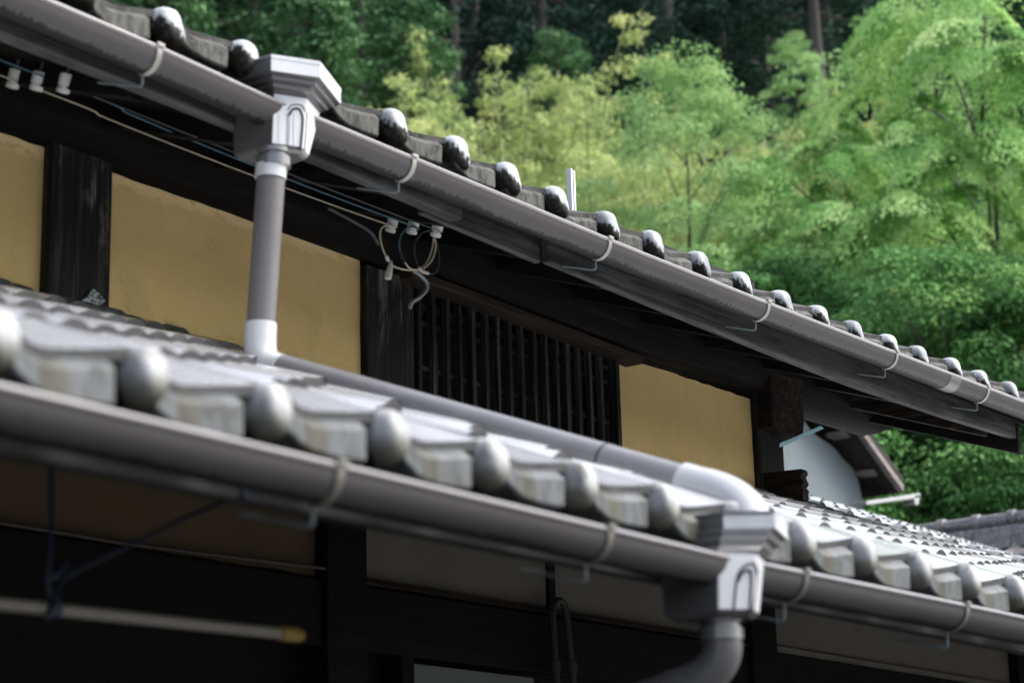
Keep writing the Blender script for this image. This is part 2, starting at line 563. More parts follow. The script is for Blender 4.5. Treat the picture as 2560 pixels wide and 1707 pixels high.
M['pvcdark'] = plastic('dark_green_conduit', (0.045, 0.052, 0.048), 0.5, 0.2)
M['panelgreen'] = plastic('pale_green_grey_panel', (0.22, 0.255, 0.225), 0.6, 0.1)
M['mast'] = plastic('white_painted_metal', (0.55, 0.57, 0.59), 0.45, 0.1)
M['rust'] = plastic('rust_brown', (0.40, 0.22, 0.14), 0.8, 0.4)
M['whitegutter'] = plastic('white_gutter', (0.32, 0.335, 0.34), 0.5, 0.2)
M['storewall'] = plaster('blue_white_limewash', (0.155, 0.185, 0.198), (0.13, 0.157, 0.17), (0.165, 0.195, 0.208), 9, -9)
M['darkwall'] = wood('dark_board_wall', (0.012, 0.011, 0.011), (0.05, 0.045, 0.042), 'X', 4)
M['darkvert'] = wood('dark_door_wood', (0.006, 0.006, 0.006), (0.018, 0.0145, 0.012), 'X', 4)
M['barge'] = wood('grey_brown_bargeboard', (0.14, 0.125, 0.118), (0.28, 0.255, 0.245), 'X', 5)
def mortar_mat():
    g = NG('dark_green_mortar')
    n = g.noise(40, 6, 0.75)
    g.color(g.mix(g.ramp(n, 0.4, 0.65), (0.045, 0.055, 0.052), (0.13, 0.145, 0.14)))
    g.rough(0.85)
    g.bump(n, 0.8, 0.012)
    return g.m
M['mortar'] = mortar_mat()
def scrap_mat():
    g = NG('torn_printed_scrap')
    n = g.noise(130, 2, 0.5)
    g.color(g.mix(g.ramp(n, 0.50, 0.54), (0.38, 0.44, 0.45), (0.05, 0.06, 0.06)))
    g.rough(0.8)
    return g.m
M['scrap'] = scrap_mat()
def ground_mat(name, a, b, sc):
    g = NG(name)
    n = g.noise(sc, 6, 0.7)
    g.color(g.mix(g.ramp(n, 0.35, 0.7), a, b))
    g.rough(0.85)
    g.bump(n, 0.5, 0.03)
    return g.m
M['road'] = ground_mat('wet_asphalt', (0.035, 0.035, 0.036), (0.06, 0.06, 0.06), 3)
M['hill'] = ground_mat('forest_floor', (0.012, 0.018, 0.012), (0.03, 0.045, 0.022), 1.2)
def leaf_mat(name, cols, trans=0.35, rough=0.7):
    g = NG(name)
    a = g.n('ShaderNodeAttribute', attribute_name='tint')
    r = g.n('ShaderNodeValToRGB')
    els = r.color_ramp.elements
    for i, (p, c) in enumerate(cols):
        e = els[i] if i < 2 else els.new(p)
        e.position = p
        e.color = (*c, 1)
    g.l(a.outputs['Fac'], r.inputs[0])
    g.color(r.outputs[0])
    g.rough(rough)
    g.setv('Specular IOR Level', 0.08)
    tr = g.n('ShaderNodeBsdfTranslucent')
    g.l(r.outputs[0], tr.inputs[0])
    mx = g.n('ShaderNodeMixShader')
    mx.inputs[0].default_value = trans
    g.l(g.b.outputs[0], mx.inputs[1])
    g.l(tr.outputs[0], mx.inputs[2])
    g.l(mx.outputs[0], g.t.nodes['Material Output'].inputs['Surface'])
    return g.m
M['maple'] = leaf_mat('bright_green_leaves', [(0.0, (0.06, 0.17, 0.05)), (0.42, (0.25, 0.49, 0.135)), (0.82, (0.60, 0.79, 0.32)), (0.985, (0.62, 0.72, 0.33)), (1.0, (0.72, 0.70, 0.38))], 0.18)
M['broad'] = leaf_mat('deep_green_leaves', [(0.0, (0.035, 0.10, 0.035)), (0.5, (0.095, 0.235, 0.07)), (1.0, (0.21, 0.40, 0.125))], 0.25)
M['paleleaf'] = leaf_mat('pale_green_leaves', [(0.0, (0.16, 0.30, 0.11)), (0.5, (0.31, 0.50, 0.20)), (1.0, (0.46, 0.63, 0.30))], 0.3)
M['bamboo'] = leaf_mat('yellow_green_bamboo_leaves', [(0.0, (0.20, 0.27, 0.09)), (0.5, (0.43, 0.53, 0.21)), (0.85, (0.60, 0.67, 0.30)), (1.0, (0.66, 0.62, 0.28))])
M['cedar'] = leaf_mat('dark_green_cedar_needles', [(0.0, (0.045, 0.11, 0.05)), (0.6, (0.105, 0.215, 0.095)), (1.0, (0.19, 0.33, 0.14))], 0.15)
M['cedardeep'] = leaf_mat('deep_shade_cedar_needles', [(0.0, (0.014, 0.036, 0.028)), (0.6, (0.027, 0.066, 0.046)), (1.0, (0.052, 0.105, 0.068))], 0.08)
M['bark'] = wood('tree_bark', (0.05, 0.045, 0.042), (0.15, 0.135, 0.128), 'Z', 3, 0.9)
M['culm'] = plastic('bamboo_culm', (0.16, 0.19, 0.07), 0.5)
#==SETTING==
# ------------------------------------------------------------------ ground and hill
mb = MB().box(-300, 300, -300, 300, GROUND - 0.3, GROUND)
tag(mb.build('ground', M['road']), kind='structure')
def terrain(x, y):
    d = 0.80 * x + 0.60 * y
    h = max(0.0, d - 17.0)
    return GROUND + 0.02 + min(h * 0.50, 62.0) + 0.5 * math.sin(x * 0.21) * math.cos(y * 0.17) * min(1, h / 8)
def hill():
    mb = MB()
    ds = np.linspace(16.2, 190, 60)
    ts = np.linspace(-160, 160, 70)
    v = []
    for d in ds:
        for t in ts:
            x, y = 0.8 * d - 0.6 * t, 0.6 * d + 0.8 * t
            v.append((x, y, terrain(x, y) - (0.4 if d < 16.5 else 0)))
    n = len(ts)
    f = [(i * n + j, i * n + j + 1, (i + 1) * n + j + 1, (i + 1) * n + j) for i in range(len(ds) - 1) for j in range(n - 1)]
    mb.add(v, f)
    return tag(mb.build('hill', M['hill'], smooth=60), kind='structure')
hill()

# ------------------------------------------------------------------ the house
WALL = 4.30
house = thing('house', (5.0, WALL, GROUND), 'old two-storey timber house with ochre plaster walls and grey tiled roofs', 'house')
H = house
PITCH = 0.27
# tile cross-section: offset from the cap (u, in pitches) -> height
PROF = [(0.0, 0.030), (0.05, 0.019), (0.10, 0.011), (0.16, 0.007), (0.23, 0.007), (0.30, 0.010), (0.42, 0.0155), (0.58, 0.0235), (0.72, 0.031), (0.80, 0.035), (0.85, 0.0365), (0.90, 0.037), (0.94, 0.036), (0.97, 0.034), (1.0, 0.030)]
FIELD = [(0.0, 0.013), (0.05, 0.004), (0.13, 0.0), (0.30, 0.002), (0.50, 0.007), (0.64, 0.013), (0.71, 0.019), (0.76, 0.027), (0.80, 0.032), (0.85, 0.0345), (0.90, 0.033), (0.95, 0.026), (1.0, 0.013)]
def hprof(u):
    return lerp_tab(PROF, u)
def tile_field(mb, caps, ycap, y1, slope, zc, course=0.215, t=0.020, rng=None, first=1):
    """courses of S-shaped tiles behind the eave tiles; caps: X of each roll; zc(x): height of the cap"""
    rng = rng or random.Random(3)
    y0 = ycap + first * course - 0.014
    j = 0
    while y0 + j * course < y1 - 0.02:
        ya = y0 + j * course
        yb = min(ya + course + 0.03, y1)
        for X in caps:
            dz = rng.uniform(-0.0012, 0.0012)
            dy = rng.uniform(-0.005, 0.005)
            us = [p[0] for p in FIELD]
            top_f, top_b, bot_f = [], [], []
            for u in us:
                x = X + (u - 0.88) * PITCH
                z = zc(x) + lerp_tab(FIELD, u) + dz
                top_f.append((x, ya + dy, z + slope * (ya - ycap) + t * 0.55))
                top_b.append((x, yb, z + slope * (yb - ycap) - t * 0.45))
                bot_f.append((x, ya + dy + 0.004, z + slope * (ya - ycap) + t * 0.55 - 0.004 - 0.013 * min(1.0, max(0.0, (lerp_tab(FIELD, u) - 0.008) / 0.022))))
            n = len(us)
            mb.cur = 0
            mb.add(top_f + top_b, [(i, i + 1, n + i + 1, n + i) for i in range(n - 1)])
            mb.cur = 1
            mb.add(top_f + bot_f, [(i, n + i, n + i + 1, i + 1) for i in range(n - 1)])
        j += 1
TT = [(-0.06, 0.018, -0.046), (-0.02, 0.008, -0.054), (0.03, -0.003, -0.061), (0.08, -0.010, -0.067), (0.15, -0.0135, -0.072), (0.28, -0.010, -0.073), (0.44, -0.002, -0.072), (0.60, 0.005, -0.068)]
def eave_tile_mesh(slope, cw=0.0315, ct=0.0385, cb=0.055, lean=0.0):
    """origin at the centre of the round cap; materials: 0 slab, 1 slab edge, 2 cap, 3 lip"""
    mb = MB()
    us = [p[0] for p in PROF]
    n = len(us)
    x = lambda u: (u - 0.88) * PITCH
    yf, yb, t = -0.014, 0.24, 0.018
    tf = [(x(u), yf, hprof(u) + slope * yf) for u in us]
    tb = [(x(u), yb, hprof(u) + slope * yb - 0.004) for u in us]
    bf = [(x(u), yf + 0.002, hprof(u) + slope * yf - t) for u in us]
    bb = [(x(u), yb, hprof(u) + slope * yb - t - 0.012) for u in us]
    q = lambda a, b: [(i, i + 1, n + i + 1, n + i) for i in range(n - 1)]
    mb.cur = 0
    mb.add(tf + tb, q(0, 0))
    mb.cur = 1
    mb.add(tf + bf, q(0, 0))
    mb.add(bf + bb, q(0, 0))
    mb.add([tf[0], tb[0], bb[0], bf[0]], [(0, 1, 2, 3)])
    mb.add([tf[-1], tb[-1], bb[-1], bf[-1]], [(0, 1, 2, 3)])
    # round cap that closes the roll: a fat drop bulging forward
    mb.cur = 2
    rings = []
    for a in np.linspace(-0.5 * math.pi + 1e-3, 0.42 * math.pi, 17):
        ry = math.sin(a)
        rr = math.cos(a) ** 0.42 if math.cos(a) > 1e-6 else 0.0
        yy = ry * (0.040 if ry < 0 else 0.034) - 0.010
        ring = []
        for k in np.linspace(0, 2 * math.pi, 20, endpoint=False):
            cx_, cz_ = math.cos(k), math.sin(k)
            if True:
                cx_ = math.copysign(abs(cx_) ** 0.8, cx_)
                cz_ = math.copysign(abs(cz_) ** 0.85, cz_)
            zz = rr * cz_ * (ct if cz_ > 0 else cb)
            xx = rr * cx_ * cw + lean * max(0.0, -zz)
            ring.append((xx * 0.97, yy + (0.004 if lean else 0.012) * max(0.0, zz) / ct - 0.006 * max(0.0, -zz) / cb, zz + slope * max(0, yy) * 0.8))
        rings.append(ring)
    mb.loft(rings)
    # hanging lip under the pan
    mb.cur = 3
    prof = []
    for u, zt, zb in TT:
        xx = x(u)
        prof.append([(xx, -0.004, zt + 0.002), (xx, -0.020, zt - 0.003), (xx, -0.036, zt - 0.017), (xx, -0.038, zt - 0.020), (xx, -0.038, zb + 0.005), (xx, -0.034, zb), (xx, 0.03, zb + 0.004), (xx, 0.03, zt)])
    k = len(prof[0])
    vv = [p for r in prof for p in r]
    uv = [((TT[i][0] + 0.06) / 0.66, j / (k - 1)) for i in range(len(prof)) for j in range(k)]
    ff = [(i * k + j, i * k + (j + 1) % k, (i + 1) * k + (j + 1) % k, (i + 1) * k + j) for i in range(len(prof) - 1) for j in range(k)]
    ff += [tuple(range(k)), tuple(range((len(prof) - 1) * k, len(prof) * k))[::-1]]
    mb.add(vv, ff, uv)
    return mb

# ---- upper roof
UCAPY, ULIPY = 3.484, 3.395
UZ = [(0.5, 2.135), (3.3, 2.119), (4.4, 2.112), (5.0, 2.085), (5.5, 2.078), (6.2, 2.065), (6.8, 2.069), (7.4, 2.076), (8.2, 2.091), (9.0, 2.10)]
uz = lambda x: lerp_tab(UZ, x) - 0.002
USL = 0.36
UCAPS = {}
for n, px, py in [(0, 406, 46), (1, 597, 138), (3, 992, 302), (4, 1147, 367), (5, 1259, 432), (6, 1384, 494), (7, 1512, 551), (8, 1623, 593), (9, 1738, 651), (10, 1840, 701), (11, 1943, 743), (12, 2037, 781), (13, 2125, 816), (14, 2211, 850), (15, 2288, 881), (16, 2372, 912), (17, 2446, 942), (18, 2517, 969)]:
    UCAPS[n] = 0.5 * (float(at(px, py, UCAPY)[0]) + 3.338 + 0.2702 * n) - (0.028 if n > 5 else 0.012)
for n in (-8, -7, -6, -5, -4, -3, -2, -1, 2, 19):
    UCAPS[n] = 3.310 + 0.2702 * n
mb = MB()
ucx = [3.310 + 0.2702 * n for n in range(-27, -8)] + [UCAPS[n] for n in sorted(UCAPS)]
tile_field(mb, ucx, UCAPY, 6.9, USL, uz, first=1)
xr0, xr1 = ucx[0] - 0.2, ucx[-1] + 0.03
mb.cur = 2
zr = uz(5) + USL * (6.9 - UCAPY)
# boarding under the tiles, back slope and ridge
mb.prism([(xr0, 3.50, uz(5) - 0.075), (xr0, 6.9, zr - 0.06), (xr0, 8.6, zr - 0.06 - 0.62), (xr0, 8.6, zr - 0.68 - 0.04), (xr0, 6.9, zr - 0.105), (xr0, 3.50, uz(5) - 0.115)], (xr1 - xr0, 0, 0))
mb.cur = 1
mb.prism([(xr0, 6.9, zr - 0.01), (xr0, 8.62, zr - 0.63), (xr0, 8.62, zr - 0.66), (xr0, 6.9, zr - 0.05)], (xr1 - xr0, 0, 0))
mb.box(xr0, xr1, 6.80, 7.0, zr - 0.02, zr + 0.22)
uroof = mb.build('upper_roof', [M['tilemoss'], M['tilemoss'], M['soffit']], H, smooth=35)
et = None
rng = random.Random(11)
for n in sorted(UCAPS):
    X = UCAPS[n]
    loc = (X, UCAPY + rng.uniform(-0.004, 0.004), uz(X) - 0.020 + rng.uniform(-0.004, 0.004))
    if et is None:
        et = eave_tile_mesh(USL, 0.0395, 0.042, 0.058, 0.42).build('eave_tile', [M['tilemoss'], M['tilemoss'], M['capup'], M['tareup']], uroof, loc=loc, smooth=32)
        eave_up = et
    else:
        et = dup(eave_up, uroof, loc)
    et.rotation_euler = (rng.uniform(-0.04, 0.04), rng.uniform(-0.055, 0.055), rng.uniform(-0.04, 0.04))
# fascia boards behind the gutter
FB = [(0.5, 1.95), (2.8, 1.945), (3.3, 1.948), (4.0, 1.938), (4.55, 1.926)]
FC = [(4.45, 1.925), (4.95, 1.911), (5.87, 1.892), (6.4, 1.885), (6.95, 1.880), (7.7, 1.893), (8.45, 1.919)]
def board_run(tab, x0, x1, y0, y1, h, name, mat_, parent, k=16):
    rings = []
    for xx in np.linspace(x0, x1, k):
        zb = lerp_tab(tab, xx)
        rings.append([(xx, y0, zb), (xx, y1, zb), (xx, y1, zb + h), (xx, y0, zb + h)])
    return MB().loft(rings).build(name, mat_, parent, bevel=0.004)
board_run(FB, -4.0, 4.56, 3.530, 3.575, 0.11, 'fascia_board', M['fascia'], uroof)
board_run(FC, 4.44, 5.005, 3.578, 3.60, 0.13, 'fascia_board', M['fascia'], uroof)
board_run(FC, 5.010, 8.43, 3.550, 3.58, 0.13, 'fascia_board', M['fascia'], uroof, 24)
# verge board at the gable end, climbing with the roof
mb = MB().prism([(8.43, 3.545, 1.85), (8.43, 6.9, 1.85 + USL * 3.355), (8.43, 6.9, 2.03 + USL * 3.355), (8.43, 3.545, 2.03)], (0.035, 0, 0))
mb.build('verge_board', M['soffit'], uroof, bevel=0.004)
mb = MB().prism([(8.20, 3.60, 1.90), (8.20, 6.9, 1.90 + USL * 3.3), (8.20, 6.9, 1.99 + USL * 3.3), (8.20, 3.60, 1.99)], (0.045, 0, 0))
mb.build('verge_rafter', M['crosswood'], uroof, bevel=0.004)
for X in np.arange(-3.95, 8.1, 0.455):
    mb = MB().prism([(X, 3.60, 1.945), (X, 4.75, 1.945 + 0.35 * 1.15), (X, 4.75, 2.015 + 0.35 * 1.15), (X, 3.60, 2.015)], (0.05, 0, 0))
    mb.build('rafter', M['soffit'], uroof)

# ---- upper wall
ochre_edge = random.Random(5)
def panel(x0, x1, z0, z1, name, mat_, y=WALL, jag=0.003, step=0.05, y2=0.05):
    """plaster panel with a slightly ragged edge"""
    pts = []
    n = max(2, int((x1 - x0) / step))
    m_ = max(2, int((z1 - z0) / step))
    j = lambda: ochre_edge.uniform(-jag, jag)
    for xx in np.linspace(x0, x1, n): pts.append((xx, y, z0 + j()))
    for zz in np.linspace(z0, z1, m_)[1:]: pts.append((x1 + j() * 0.6, y, zz))
    for xx in np.linspace(x1, x0, n)[1:]: pts.append((xx, y, z1 + j()))
    for zz in np.linspace(z1, z0, m_)[1:-1]: pts.append((x0 + j() * 0.6, y, zz))
    return MB().prism(pts, (0, y2, 0)).build(name, mat_, H)
panel(-4.0, 3.672, 1.66, 2.082, 'plaster_panel', M['ochre'])
panel(3.898, 5.003, 1.655, 2.076, 'plaster_panel', M['ochre'])
panel(6.462, 7.478, 1.65, 2.045, 'plaster_panel', M['ochre'])
# a dark wall behind everything, so no light comes through the joints
MB().box(-4.1, 5.26, WALL + 0.051, WALL + 0.09, 1.5, 2.6).build('inner_wall', M['darkwall'], H)
MB().box(6.44, 7.66, WALL + 0.051, WALL + 0.09, 1.5, 2.6).build('inner_wall', M['darkwall'], H)
MB().box(5.26, 6.44, WALL + 0.12, WALL + 0.15, 1.5, 2.6).build('inner_wall', M['darkvert'], H)
MB().prism([(7.60, WALL + 0.10, -1.6), (7.60, WALL + 0.10, 2.28), (7.60, 6.9, 3.15), (7.60, 8.3, 2.62), (7.60, 8.3, -1.6)], (0.06, 0, 0)).build('gable_wall', M['darkwall'], H)
MB().box(-4.0, 7.6, 8.24, 8.30, -1.6, 2.6).build('back_wall', M['darkwall'], H)
MB().prism([(-4.1, WALL + 0.10, -1.6), (-4.1, WALL + 0.10, 2.28), (-4.1, 6.9, 3.15), (-4.1, 8.3, 2.62), (-4.1, 8.3, -1.6)], (0.06, 0, 0)).build('gable_wall', M['darkwall'], H)
MB().box(-0.5, -0.3, WALL - 0.035, WALL + 0.05, 1.55, 2.40).build('pillar', M['pillar'], H, bevel=0.006)
MB().box(3.672, 3.896, WALL - 0.035, WALL + 0.05, 1.55, 2.40).build('pillar', M['pillar'], H, bevel=0.006)
MB().box(5.004, 5.225, WALL - 0.03, WALL + 0.05, 1.55, 2.05).build('pillar', M['pillar'], H, bevel=0.006)
MB().box(7.480, 7.690, WALL - 0.03, WALL + 0.10, 1.55, 2.30).build('pillar', M['pillar'], H, bevel=0.012)
# log beam that carries the eaves, sagging a little, sticking out past the gable
rings = []
rg = random.Random(4)
for X in np.linspace(-4.0, 8.62, 60):
    sag = lerp_tab([(0.8, 2.085), (3.5, 2.082), (5.0, 2.066), (6.0, 2.04), (6.6, 2.035), (7.4, 2.062), (8.62, 2.085)], X) + rg.uniform(-0.0012, 0.0012)
    ring = []
    for k in np.linspace(0, 2 * math.pi, 18, endpoint=False):
        yy = WALL + 0.03 + 0.135 * math.copysign(abs(math.cos(k)) ** 0.75, math.cos(k)) + rg.uniform(-0.003, 0.003)
        zz = sag + 0.13 + 0.13 * math.copysign(abs(math.sin(k)) ** 0.75, math.sin(k))
        ring.append((X, yy, zz))
    rings.append(ring)
MB().loft(rings).build('log_beam', M['log'], H, smooth=50)
MB().box(-4.0, 8.3, 4.20, 4.40, 2.335, 2.46).build('eave_beam', M['beam'], H)
# purlin further out under the soffit
MB().box(-4.0, 8.40, 3.98, 4.08, 2.19, 2.27).build('outer_purlin', M['beam'], H, bevel=0.006)
# end of the cross beam over the corner post
MB().prism([(7.485, 4.20, 1.915), (7.60, 4.20, 1.905), (7.735, 4.20, 1.905), (7.755, 4.20, 1.99), (7.76, 4.20, 2.2), (7.485, 4.20, 2.2)], (0, 0.6, 0)).build('cross_beam', M['crosswood'], H, bevel=0.008)
# weathered tie board sticking out of the corner post
rgb = random.Random(9)
pts = [(0, 4.30, 1.640), (0, 4.094, 1.594)]
for k in range(1, 10):
    pts.append((0, 4.094 + rgb.uniform(-0.006, 0.008), 1.594 + 0.0143 * k))
pts += [(0, 4.096, 1.725), (0, 4.30, 1.735)]
MB().prism([(7.505 + p[0], p[1], p[2]) for p in pts], (0.045, 0, 0)).build('tie_board', M['crosswood'], H)
# lattice window
lat = MB().box(5.226, 5.252, WALL - 0.02, WALL + 0.05, 1.60, 2.03).build('lattice_window', M['bar'], H, bevel=0.003)
MB().box(6.436, 6.462, WALL - 0.03, WALL + 0.05, 1.60, 2.02).build('frame_post', M['bar'], lat, bevel=0.003)
barx = [5.289, 5.366, 5.436, 5.506, 5.578, 5.655, 5.720, 5.791, 5.863, 5.936, 6.005, 6.073, 6.142, 6.214, 6.285, 6.357]
rgb = random.Random(2)
for bx_ in barx:
    a, b = rgb.uniform(-0.004, 0.004), rgb.uniform(-0.004, 0.004)
    hw = rgb.uniform(0.0085, 0.0125)
    MB().loft([[(bx_ - hw + o, WALL - 0.02 + b, z), (bx_ + hw + o, WALL - 0.02 + b, z), (bx_ + hw + o, WALL + 0.004, z), (bx_ - hw + o, WALL + 0.004, z)] for z, o in ((1.60, 0), (1.8, b), (2.03, a))]).build('bar', M['bar'], lat, bevel=0.003)
for z, hh in ((1.768, 0.016), (1.925, 0.014), (1.982, 0.014)):
    MB().box(5.252, 6.436, WALL + 0.005, WALL + 0.03, z - hh / 2, z + hh / 2).build('rail', M['rail'], lat)
rings = [[(X, 4.215, z), (X, 4.30, z), (X, 4.30, z + 0.034), (X, 4.215, z + 0.030)] for X, z in ((5.17, 2.032), (5.6, 2.026), (6.0, 2.018), (6.55, 2.003))]
MB().loft(rings).build('lintel', M['lintel'], H, bevel=0.004)

# ---- lower roof
LCAPY, LLIPY = 2.164, 2.05
LSL = 0.41
lz = lambda x: 0.755
lcap = lambda n: 2.023 + 0.2692 * n
mb = MB()
near = [lcap(n) for n in range(-22, 21)]
far = [lcap(n) for n in range(21, 41)]
tile_field(mb, near, LCAPY, 4.27, LSL, lz, first=1)
tile_field(mb, [lcap(n) for n in range(21, 41)], LCAPY, 4.40, LSL, lz, first=0, rng=random.Random(8))
wing = [lcap(n) for n in range(22, 43)]
tile_field(mb, wing, LCAPY, 5.92, LSL, lambda x: 0.768, first=10.4, rng=random.Random(6))
mb.cur = 2
zb = lambda y: 0.755 + LSL * (y - LCAPY)
x0, x1 = lcap(-22) - 0.24, lcap(40)
mb.prism([(x0, 2.22, zb(2.22) - 0.05), (x0, 4.29, zb(4.29) - 0.05), (x0, 4.29, zb(4.29) - 0.10), (x0, 2.22, zb(2.22) - 0.10)], (x1 - x0, 0, 0))
mb.prism([(7.72, 4.29, zb(4.29) - 0.05), (7.72, 5.92, zb(5.92) - 0.04), (7.72, 7.9, zb(5.92) - 0.8), (7.72, 7.9, zb(5.92) - 0.9), (7.72, 5.92, zb(5.92) - 0.14), (7.72, 4.29, zb(4.29) - 0.12)], (x1 - 7.72, 0, 0))
lroof = mb.build('lower_roof', [M['tilewet'], M['tileedge'], M['soffit']], H, smooth=35)
rng = random.Random(21)
eave_lo = None
for n in range(-4, 21):
    loc = (lcap(n) + rng.uniform(-0.005, 0.005), LCAPY + rng.uniform(-0.005, 0.005), 0.755 + rng.uniform(-0.003, 0.003))
    if eave_lo is None:
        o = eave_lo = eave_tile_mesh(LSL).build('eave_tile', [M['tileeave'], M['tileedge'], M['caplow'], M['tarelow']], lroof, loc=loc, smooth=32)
    else:
        o = dup(eave_lo, lroof, loc)
    o.rotation_euler = (rng.uniform(-0.02, 0.02), rng.uniform(-0.035, 0.035), rng.uniform(-0.03, 0.03))
MB().prism([(x0, 2.215, 0.619), (x0, 2.245, 0.619), (x0, 2.245, 0.74), (x0, 2.215, 0.72)], (x1 - x0, 0, 0)).build('fascia_board', M['fascialow'], lroof, bevel=0.004)
# rough mortar where the roof meets the wall
rgm = random.Random(14)
rings = []
for X in np.arange(-4.0, 13.0, 0.035):
    q = rgm.uniform
    zt = 1.655 + q(-0.012, 0.010)
    rings.append([(X, 4.14 + q(-.01, .01), 1.575 + q(-.004, .004)), (X, 4.20 + q(-.012, .012), zt - 0.028), (X, 4.27, zt), (X, 4.31, zt + 0.002), (X, 4.31, 1.5), (X, 4.14, 1.5)])
MB().loft(rings).build('mortar_strip', M['mortar'], lroof)
rr = random.Random(3)
for X, wdt in ((4.42, 0.09), (7.62, 0.10)):
    rings = [[(X + dx, 4.12 - 0.0, 1.60), (X + dx, 4.27, 1.645 + hz), (X + dx, 4.27, 1.58), (X + dx, 4.12, 1.57)] for dx, hz in ((0, 0.0), (wdt * 0.3, 0.02), (wdt, 0.012))]
    MB().loft(rings).build('mortar_lump', M['greyplaster'], lroof)

# ---- lower storey under the lower roof
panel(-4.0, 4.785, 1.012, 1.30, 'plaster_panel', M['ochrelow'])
panel(4.975, 5.985, 1.030, 1.30, 'plaster_panel', M['greyplaster'])
panel(6.030, 7.30, 1.015, 1.30, 'plaster_panel', M['greyplaster'])
panel(7.505, 9.86, 1.005, 1.30, 'plaster_panel', M['greyplaster'])
panel(10.05, 12.9, 1.005, 1.30, 'plaster_panel', M['greyplaster'])
MB().box(-4.1, 13.0, WALL + 0.051, WALL + 0.1, -1.6, 1.50).build('inner_wall', M['darkvert'], H)
for a, b in ((4.787, 4.972), (7.302, 7.502), (9.865, 10.045)):
    MB().box(a, b, WALL - 0.05, WALL + 0.05, -1.6, 1.45).build('pillar', M['darkvert'], H, bevel=0.006)
MB().box(5.99, 6.026, WALL - 0.012, WALL + 0.05, 0.985, 1.35).build('batten', M['pillar'], H)
for a, b in ((-4.0, 4.786), (4.973, 7.301), (7.503, 9.864), (10.046, 12.9)):
    MB().box(a, b, WALL - 0.03, WALL + 0.05, 0.80, 1.0).build('door_beam', M['darkvert'], H, bevel=0.005)
MB().box(4.973, 7.301, WALL - 0.035, WALL - 0.001, 1.006, 1.022).build('trim_strip', M['lintel'], H)
MB().box(7.503, 9.864, WALL - 0.02, WALL - 0.001, 1.002, 1.028).build('trim_strip', M['greyplaster'], H)
# pale panel in the doorway
dp = MB().box(5.222, 5.872, WALL - 0.02, WALL + 0.03, -0.2, 0.781).build('door_panel', M['panelgreen'], H, bevel=0.003)
dp['label'] = 'pale green grey panel set in the dark doorway'
MB().box(5.16, 5.218, WALL - 0.03, WALL + 0.05, -1.6, 0.80).build('door_post', M['darkvert'], H)
MB().box(-4.2, -4.1, 2.3, 8.24, -1.6, 1.2).build('end_wall', M['darkwall'], H)

# ------------------------------------------------------------------ gutters
def gutter_arc(r=0.048, k=15):
    """profile: outer arc from the front lip to the back, as (dy, dz, v)"""
    return [(-r * math.cos(a), -r * math.sin(a), i / (k - 1)) for i, a in enumerate(np.linspace(0, math.pi, k))]
def make_gutter(x0, x1, lipy, tab, label, group, brackets, stub, joints=()):
    r = 0.048
    cy = lipy + r
    xs = np.linspace(x0, x1, max(6, int((x1 - x0) / 0.15)))
    root = thing('rain_gutter', (0.5 * (x0 + x1), cy, lerp_tab(tab, 0.5 * (x0 + x1)) - r), label, 'gutter', group)
    mb = MB()
    arc = gutter_arc(r)
    k = len(arc)
    v, uv, f = [], [], []
    for X in xs:
        z = lerp_tab(tab, X)
        for dy, dz, t in arc:
            v.append((X, cy + dy, z + dz)); uv.append((X, t))
        for dy, dz, t in arc[::-1]:
            v.append((X, cy + dy * 0.94, z + dz * 0.94 + 0.0005)); uv.append((X, 0.9))
    kk = 2 * k
    for i in range(len(xs) - 1):
        for j in range(kk):
            f.append((i * kk + j, i * kk + (j + 1) % kk, (i + 1) * kk + (j + 1) % kk, (i + 1) * kk + j))
    f += [tuple(range(kk)), tuple(range((len(xs) - 1) * kk, len(xs) * kk))[::-1]]
    mb.add(v, f, uv)
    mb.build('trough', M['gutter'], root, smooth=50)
    mb = MB()
    mb.tube([(X, lipy + 0.001, lerp_tab(tab, X) + 0.002) for X in xs], 0.0058, 10)
    mb.build('rolled_lip', M['lip'], root, smooth=60)
    for X in joints:
        z = lerp_tab(tab, X)
        rings = []
        for xx in (X - 0.045, X + 0.045):
            a_ = [(xx, cy + dy * 1.05, z + dz * 1.05) for dy, dz, t in arc]
            b_ = [(xx, cy + dy * 1.005, z + dz * 1.005) for dy, dz, t in arc[::-1]]
            rings.append(a_ + b_)
        MB().loft(rings).build('joint_sleeve', M['pipe'], root, smooth=50)
    for X in brackets:
        z = lerp_tab(tab, X)
        rings = []
        for xx in (X - 0.0078, X + 0.0078):
            angs = np.linspace(-0.10, math.pi * 0.60, 14)
            a_ = [(xx + 0.006 * math.sin(a), cy - (r + 0.0040) * math.cos(a), z - (r + 0.0040) * math.sin(a)) for a in angs]
            b_ = [(xx + 0.006 * math.sin(a), cy - (r + 0.0016) * math.cos(a), z - (r + 0.0016) * math.sin(a)) for a in angs[::-1]]
            rings.append(a_ + b_)
        mb = MB().loft(rings)
        mb.box(X - 0.011, X + 0.011, lipy - 0.009, lipy + 0.010, z + 0.004, z + 0.012)
        br = mb.build('bracket', M['strap'] if lipy > 3 else M['strapdim'], root, smooth=40)
        yb = cy + r * 0.12
        zb_ = z - r - 0.003
        dl = stub
        rodp = [(X, yb, zb_), (X, yb, zb_ - dl * 0.9)] + elbow_path((X, yb, zb_ - dl * 0.9), (X, yb + 0.002, zb_ - dl * 1.05), (X - 0.004, yb + 0.012, zb_ - dl), 4)[1:] + [(X - 0.03, yb + 0.12, zb_ - dl + 0.03)]
        MB().tube(rodp, 0.0032, 8).build('hook_rod', M['rod'], br, smooth=60)
    return root
def lipx(pts, Y):
    return [float(at(x * 2560 / 2352, y * 2560 / 2352, Y)[0]) for x, y in pts]
s_ = ULIPY / 3.37
